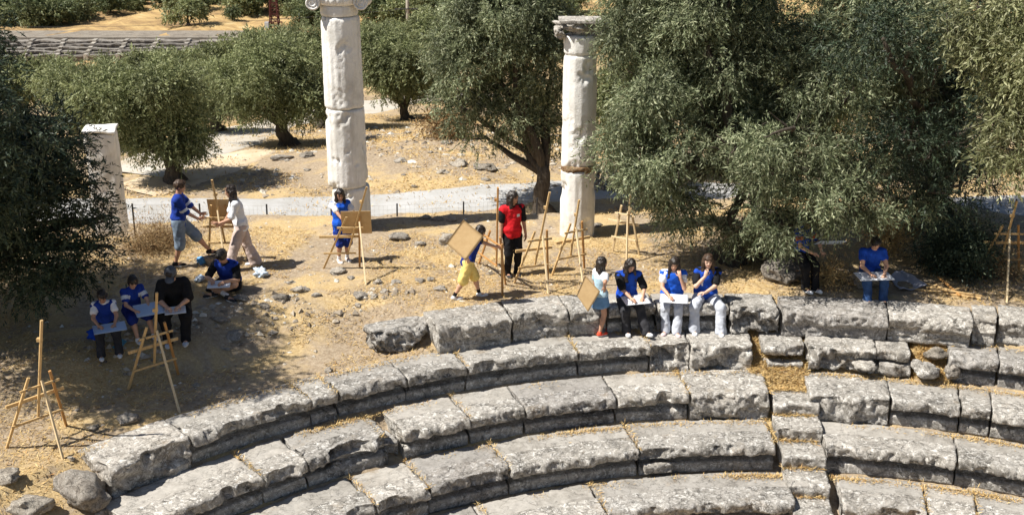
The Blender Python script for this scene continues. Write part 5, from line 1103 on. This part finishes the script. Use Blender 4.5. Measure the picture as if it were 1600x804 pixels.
        s.ell(an + t*.045*S + dn*.042*S, (.031*S, .078*S, .008*S), Rs, .006); s.cut(an + dn*.048*S, dn); s.cut(an - dn*.014*S, -dn)
        s.obj('shoe', FB[shoes], o, mats=[FB[shoes], FB['sole']], fn=lambda C, an=an, dn=dn: (((C - an) @ dn) > .037*S).astype(int))
        if socks: s = SDF(an - .2, an + .2, .009); u = unit(kn - an); s.cap(an, an + u*socks[1]*S, .0235*S, .026*S, .01); s.obj('sock', FB[socks[0]], o)
    # ---- hair
    s = SDF(hc - .45, hc + .3, .0085); R_ = (.054*S*hf, .064*S*hf, .060*S*hf)
    s.ell(hc + hu*.018*S*hf - lk*.006*S, R_, Hm, .01)
    if hair == 'short': s.ell(hc + hu*.05*S*hf + lk*.03*S, (.036*S, .03*S, .02*S), Hm, .02)
    dnw = v3(0, 0, -1.)
    if hair in ('long', 'mid'):
        L_ = (.20 if hair == 'long' else .13) * S
        for q in (-1, 0, 1):
            a = hc - lk*.03*S*hf + hr*q*.032*S*hf; s.cap(a, a + dnw*L_*.9 - lk*.012*S + hr*q*.012*S, .030*S*hf, .024*S, .02)
        for q in (-1, 1): a = hc + hr*q*.046*S*hf + lk*.004*S; s.cap(a, a + dnw*L_*.85 + hr*q*.010*S + lk*.006*S, .020*S, .017*S, .015)
    if hair == 'bun': s.ell(hc - lk*.055*S*hf + hu*.03*S, (.03*S, .028*S, .028*S), Hm, .015)
    if hair == 'ponytail': a = hc - lk*.06*S*hf + hu*.01*S; s.cap(a, a + dnw*.15*S - lk*.01*S, .022*S, .014*S, .015)
    s.ell(hc + lk*.056*S*hf - hu*.018*S*hf, (.036*S*hf, .046*S*hf, .052*S*hf), Hm, .01, 's')
    if hair == 'short':
        s.cut(hc - hu*.028*S, -hu)
    s.wrinkle(.011, 20, seed + 9); s.obj('hair', M[hairm], o)
    if cap:
        s = SDF(hc - .2, hc + .25, .0085); s.ell(hc + hu*.028*S*hf - lk*.004*S, (.060*S*hf, .069*S*hf, .058*S*hf), Hm, .01); s.cut(hc + hu*.024*S*hf, -hu)
        s.ell(hc + hu*.026*S*hf + lk*.085*S*hf, (.048*S, .045*S, .007*S), Hm, .012); s.obj('cap', FB[cap], o)
    o['_w'] = 0; del o['_w']
    def Wp(p): return Vector(loc) + Vector(W(p))
    return dict(o=o, W=Wp, wL=wL, wR=wR)
def gl(px, py, z=None): p = hit(px, py) if z is None else atz(px, py, z); return p
GPE = None
def stand(px, py, S, facing, label, z=None, **k):
    a = dict(pelvis=(0, 0, .525*S), chest=(0, .0, .815*S), handL=(-.17*S, .03, .40*S), handR=(.17*S, .03, .40*S), footL=(-.06*S, 0, .045*S), footR=(.06*S, .02, .045*S), fingL=(0, .1, -1), fingR=(0, .1, -1), palmL=(1, 0, 0), palmR=(-1, 0, 0), kneeL=(0, 1, 0), kneeR=(0, 1, 0)); a.update(k)
    return person(gl(px, py, z), S, facing, label, **a)
# boy standing at the left, one foot forward, facing the woman
P1 = stand(281, 414, 1.70, 82, 'boy in blue top and grey shorts, standing left of the easel with board', look=(0, 1, -.25), handL=(-.08, .48, .98), handR=(.12, .44, .95), fingL=(0, 1, .1), fingR=(-.2, 1, .1), elR=(.5, -.7, -.6), elL=(-.5, -.7, -.6),
    pelvis=(0, .06, .89), chest=(.0, .10, 1.37), footL=(-.10, .60, .20), footR=(.09, -.06, .075), kneeL=(0, 1, .2), toeL=(0, 1, .0), bottom=('shorts', 'greyblue'), shoes='black', hair='short', hairm='hairb', top=('blue3', 'blue3'), vest=False, sleeve=.95, hemdrop=.07, stripe=('white', .70, .88), skin='b', seed=3)
# the rock the boy's raised foot stands on
p = P1['W']((-.10, .62, .06)); lump('stone', (p.x, p.y, p.z), (.24, .2, .11), M['rockd'], seed=702, sub=4, label='low rock under the raised foot of the boy', cat='stone', group=GS, flat=.5)
P2 = stand(390, 417, 1.68, 255, 'woman in white blouse and beige trousers, hand on the board of the easel', look=(-.1, 1, -.2), pelvis=(0, .10, .87), chest=(0, .18, 1.35), handR=(.16, .42, .86), handL=(-.18, .50, .98), fingR=(0, 1, -.1), fingL=(-.1, 1, .2), elR=(.5, -.7, -.6), elL=(-.5, -.5, -.6), footL=(-.14, .38, .075), footR=(.10, -.12, .075),
    bottom=('trousers', 'beige'), shoes='white', hair='long', top=('white', 'white'), vest=False, sleeve=.8, hemdrop=.06, wide=2.2, skin='b', seed=4)
# girl at the easel
P3 = stand(536, 408, 1.46, 152, 'girl with long dark hair and long blue vest, drawing at her easel', kid=.6, look=(.15, 1, -.3), handL=(-.22, .30, .86), handR=(.06, .40, .92), fingL=(.3, 1, .1), fingR=(0, 1, .2), elR=(.7, -.4, -.5), elL=(-.7, -.4, -.5), bottom=('shortlegs', 'navy'), shoes='sole', hair='long', top=('blue2', 'white'), sleeve=.55, vhem=.17, socks=('white', .04), skin='b', seed=5)
# walking girl carrying a board
P4 = stand(731, 466, 1.42, 78, 'girl in navy top and yellow shorts, walking right with a tan board under her arm', kid=.6, look=(.05, 1, -.45), pelvis=(0, .0, .72), chest=(0, .16, 1.10), handR=(.24, -.04, .86), handL=(-.02, .55, .93), fingL=(0, 1, .1), fingR=(0, .3, -1), elR=(.6, -.8, .0), elL=(-.4, -.4, -.8), footL=(-.06, .22, .065), footR=(.05, -.26, .08), bottom=('shortlegs', 'yellow'), shoes='white', hair='mid', top=('navy', 'navy'), vest=False, sleeve=.5, hemdrop=.06, socks=('black', .05), skin='a', seed=6)
s = atY(726, 372, P4['o'].location.y - .34); ux, uz = Vector((.75, -.22, .62)).normalized(), None
def board_at(corners, Y, label, dY=(0, 0, 0, 0), m='card', th=.006):
    P = [atY(x, y, Y + d) for (x, y), d in zip(corners, dY)]; return sheet('drawing_board', P, M[m], label, 'board', GB, th, .0)
board_at([(697, 380), (724, 343), (756, 369), (728, 407)], P4['o'].location.y - .42, 'tan drawing board carried by the walking girl', (.05, .08, -.05, -.10))
# woman in red vest
P5 = stand(800, 430, 1.66, 160, 'woman in red vest and black trousers, standing behind the bare easels', look=(-.55, .8, -.12), bottom=('trousers', 'black'), shoes='charcoal', hair='long', top=('red', 'black'), sleeve=.75, vhem=.02, wide=.3, skin='b', emblem=('white', -.05, .72, (.03, .025)), seed=7, handL=(-.26, .05, .80), handR=(.24, .04, .78))
# girl in the denim dress
P6 = stand(936, 521, 1.42, 60, 'girl in light blue denim dress and coral shoes, holding a tan board', z=ZT[2] - .03, kid=.5, look=(.3, 1, -.05), handR=(.20, -.06, .98), handL=(-.2, .05, .62), fingR=(.2, .1, -1), fingL=(0, .1, -1), elR=(.8, -.6, -.2), bottom=('dress', 'ltblue'), shoes='orange', hair='mid', sleeve=.55, footL=(-.08, .06, .062), footR=(.08, -.04, .062), skin='b', seed=8)
board_at([(901, 461), (914, 430), (938, 455), (919, 487)], P6['o'].location.y - .20, 'tan drawing board held low by the girl in the denim dress', (.03, .06, -.04, -.06))
# seated girls on the rim: seat top z = 0, feet on the first tier
def sit(px, S, facing, label, back=.30, **k):
    z0 = ZT[2] - .03; fr = atz(px, 487, 0); a_ = math.atan2(fr.x - CX, fr.y - CY); rr_ = RF[1] + .02; edge = Vector((CX + math.sin(a_) * rr_, CY + math.cos(a_) * rr_, z0))
    d = dict(pelvis=(0, -.22, .45 + .075*S), chest=(0, -.15, .45 + .36*S), footL=(-.12, .22, .075), footR=(.12, .24, .075), kneeL=(-.2, 1, .8), kneeR=(.2, 1, .8), handL=(-.12, .12, .62), handR=(.10, .14, .64), elL=(-.7, -.2, -.6), elR=(.7, -.2, -.6), fingL=(.5, 1, -.1), fingR=(-.5, 1, -.1)); d.update(k)
    return person(edge, S, facing, label, **d)
P7 = sit(989, 1.62, 172, 'girl in blue top and black striped trousers, drawing on a board in her lap', look=(-.25, .8, -.55), handR=(.02, .20, .70), handL=(-.20, .14, .67), bottom=('trousers', 'charcoal'), shoes='white', hair='long', top=('blue', 'black'), sleeve=.9, vhem=.0, wide=1.2, skin='a', footL=(-.22, .34, .13), footR=(.06, .14, .075), toeL=(-.5, 1, .1), seed=9)
P8 = sit(1057, 1.60, 186, 'girl in blue vest with white sleeves, cheek resting on her hand, drawing', look=(.05, .9, -.35), headup=(-.15, 0, 1), handL=(-.12, .03, 1.0), handR=(.06, .18, .70), elL=(-.1, .9, -1), palmL=(0, -1, .2), fingL=(.3, -.2, 1), bottom=('trousers', 'grey'), shoes='pink', hair='long', top=('blue2', 'white'), sleeve=.45, wide=1.2, skin='a', footL=(-.09, .26, .075), footR=(.10, .22, .075), toeL=(-.25, 1, 0), toeR=(.3, 1, 0), vhem=.03, seed=10)
P9 = sit(1111, 1.66, 182, 'girl in blue vest and pale grey trousers, chin in hand, smiling at the viewer', look=(0, 1, -.12), handR=(.06, .04, 1.0), handL=(.06, .16, .74), elR=(.1, 1, -1), palmR=(0, -1, .2), fingR=(-.3, -.3, 1), fingL=(1, .2, 0), elL=(-.8, 0, -.5), bottom=('trousers', 'grey'), shoes='white', hair='long', hairm='hairb', top=('blue', 'black'), sleeve=.7, wide=1.6, skin='c', footL=(-.24, .26, .075), emblem=('white', .055, .60, (.012, .055)), footR=(.22, .22, .075), kneeL=(-.5, 1, .8), kneeR=(.5, 1, .8), vhem=.0, build=1.05, seed=11)
def lapsheet(P, cx, cy, cz, w_, d_, rot, label, m='paper', tilt=.12, name='drawing_board'):
    c, s_ = math.cos(rot), math.sin(rot); q = [(-w_/2, -d_/2), (w_/2, -d_/2), (w_/2, d_/2), (-w_/2, d_/2)]
    return sheet(name, [P['W']((cx + x*c - y*s_, cy + x*s_ + y*c, cz - tilt * y)) for x, y in q], M[m], label, 'board', GB, .008)
lapsheet(P7, -.08, .16, .645, .46, .32, .1, 'white drawing board on the lap of the girl in black trousers')
lapsheet(P8, -.02, .16, .645, .50, .32, -.05, 'white drawing board on the lap of the cheek resting girl')
# pale side stripe board leaning between the knees of the first seated girl
def pencil(P, p, d, label):
    a = P['W'](p); b = P['W'](tuple(np.array(p) + np.array(d))); tag(MB().tube([a, b], [.004, .004], 6).build('pencil', M['pined'], None, a), label, 'pencil', 'pencils in the hands of the group')
pencil(P7, (.0, .24, .68), (.06, -.05, .13), 'pencil in the hand of the girl in black trousers')
pencil(P8, (.04, .23, .68), (.06, -.05, .12), 'pencil in the hand of the cheek resting girl')
pencil(P1, (.10, .52, .92), (.03, .10, .16), 'pencil held by the standing boy')
# two people sitting on rocks under the tree
def low(px, py, S, facing, label, seat=.42, **k):
    d = dict(pelvis=(0, -.30, seat + .07*S), chest=(0, -.18, seat + .345*S), footL=(-.14, .16, .075), footR=(.14, .18, .075), kneeL=(-.25, 1, .8), kneeR=(.25, 1, .8), handL=(-.12, .14, seat + .20), handR=(.12, .14, seat + .22), elL=(-.7, -.2, -.6), elR=(.7, -.2, -.6), fingL=(.6, 1, -.1), fingR=(-.6, 1, -.1)); d.update(k)
    return person(gl(px, py), S, facing, label, **d)
P10 = low(1262, 452, 1.62, 150, 'person in blue and black with a drawing board, seated on the grey rock', seat=.55, look=(.1, .8, -.5), bottom=('trousers', 'black'), shoes='white', hair='short', top=('blue', 'blue'), vest=False, sleeve=.6, stripe=('redorange', .38, .62), hemdrop=.05, seed=12, footL=(-.05, .12, .075), footR=(.12, .06, .075))
lapsheet(P10, -.25, .20, .92, .5, .34, -.5, 'grey edged drawing board held by the person on the grey rock', 'bpaper', -.5)
P11 = low(1362, 469, 1.60, 178, 'person in blue top and jeans with a board on the knees, seated in the shade', seat=.32, look=(.05, .8, -.5), bottom=('trousers', 'jean'), shoes='charcoal', hair='short', top=('blue', 'blue'), vest=False, sleeve=.4, hemdrop=.05, seed=13, build=1.1)
lapsheet(P11, .06, .14, .50, .62, .36, .05, 'pale thin board on the knees of the person in jeans', 'paper', .05)
# group in the shade at the left
P12 = low(278, 530, 1.70, 168, 'person in black clothes and grey cap, seated drawing in the tree shade', seat=.38, look=(.1, .75, -.6), bottom=('trousers', 'black'), shoes='grey', hair='short', cap='capgrey', top=('black', 'black'), vest=False, sleeve=.9, hemdrop=.04, build=1.25, skin='a', seed=14, handL=(-.10, .16, .66), handR=(.10, .18, .66))
lapsheet(P12, -.02, .14, .58, .34, .26, .1, 'small white pad in the hands of the person in black', 'paper', .1, 'sketch_pad')
P13 = low(222, 528, 1.38, 140, 'child in blue top with dark bun, drawing on a pale blue sheet', seat=.34, kid=.8, look=(.1, .8, -.55), bottom=('shortlegs', 'navy'), shoes='white', hair='bun', top=('blue3', 'blue3'), vest=False, sleeve=.6, stripe=('white', .32, .62), skin='a', seed=15)
lapsheet(P13, -.10, .20, .55, .46, .34, -.2, 'pale blue sheet on the lap of the child with the bun', 'bpaper', .25)
P14 = low(172, 552, 1.36, 158, 'leftmost seated child, blue vest over white sleeves, deep in the tree shade', seat=.34, kid=.8, look=(.1, .8, -.55), bottom=('trousers', 'charcoal'), shoes='white', hair='short', top=('blue3', 'white'), vest=True, sleeve=.5, skin='b', seed=16, vhem=0)
lapsheet(P14, -.04, .20, .52, .5, .30, .05, 'pale sheet on the lap of the leftmost seated child', 'bpaper', .1)
p15 = gl(352, 460); P15 = person(p15, 1.74, 190, 'child in blue vest and shorts, sitting cross legged with a white pad', pelvis=(0, -.28, .13), chest=(0, -.12, .56), look=(.05, .75, -.6), handL=(-.10, .22, .34), handR=(.12, .22, .36), footL=(.14, .16, .10), footR=(-.16, .26, .09), kneeL=(-1.2, .2, .5), kneeR=(1.2, .2, .4), toeL=(.9, .4, -.1), toeR=(-.9, .35, -.1),
    elL=(-.7, -.2, -.4), elR=(.7, -.2, -.4), fingL=(.5, 1, -.1), fingR=(-.5, 1, -.1), bottom=('shorts', 'black'), shoes='charcoal', hair='short', top=('blue3', 'black'), sleeve=.8, socks=('white', .08), skin='a', seed=17, kid=.2)
lapsheet(P15, -.02, .26, .30, .40, .26, .3, 'white sketch pad on the crossed legs of the child', 'paper', .15, 'sketch_pad')
# bags and small things on the ground
def bag(px, py, sz, m, label, seed, cat='bag', name='plastic_bag', dz=.06):
    p = gl(px, py); p.z += dz; lump(name, p, sz, m, seed=seed, sub=4, amp=.35, freq=2.6, cuts=12, label=label, cat=cat)
M['plast'] = mat('pale_plastic', lambda t, b: t.links.new(ramp(t, noise(t, coords(t), 7, 4, .6), [(.4, (.45, .56, .70)), (.6, (.66, .72, .78))]), b.inputs["Base Color"]), rough=.35, spec=.5)
bag(408, 432, (.19, .14, .13), M['plast'], 'crumpled pale blue plastic bag right of the cross legged child', 801)
bag(313, 440, (.12, .10, .07), M['plast'], 'small pale plastic bag left of the cross legged child', 802)
bag(315, 412, (.14, .10, .09), mat('blue_plastic', col=(.08, .28, .55), rough=.4), 'bright blue bag behind the person in black', 803)
bag(150, 528, (.16, .12, .12), FB['blue'], 'dark blue cloth bundle beside the leftmost seated child', 804, name='cloth_bundle')
sheet('notebook', [gp(176, 545, .03), gp(190, 532, .03), gp(199, 537, .03), gp(185, 551, .03)], mat('teal_cover', col=(.10, .28, .38), rough=.5), 'flat teal notebook on the ground before the two children', 'notebook', None, .012)
bag(1203, 388, (.20, .13, .12), FB['pink'], 'faded pink bag lying behind the large grey rock', 805, name='cloth_bag', dz=.5)
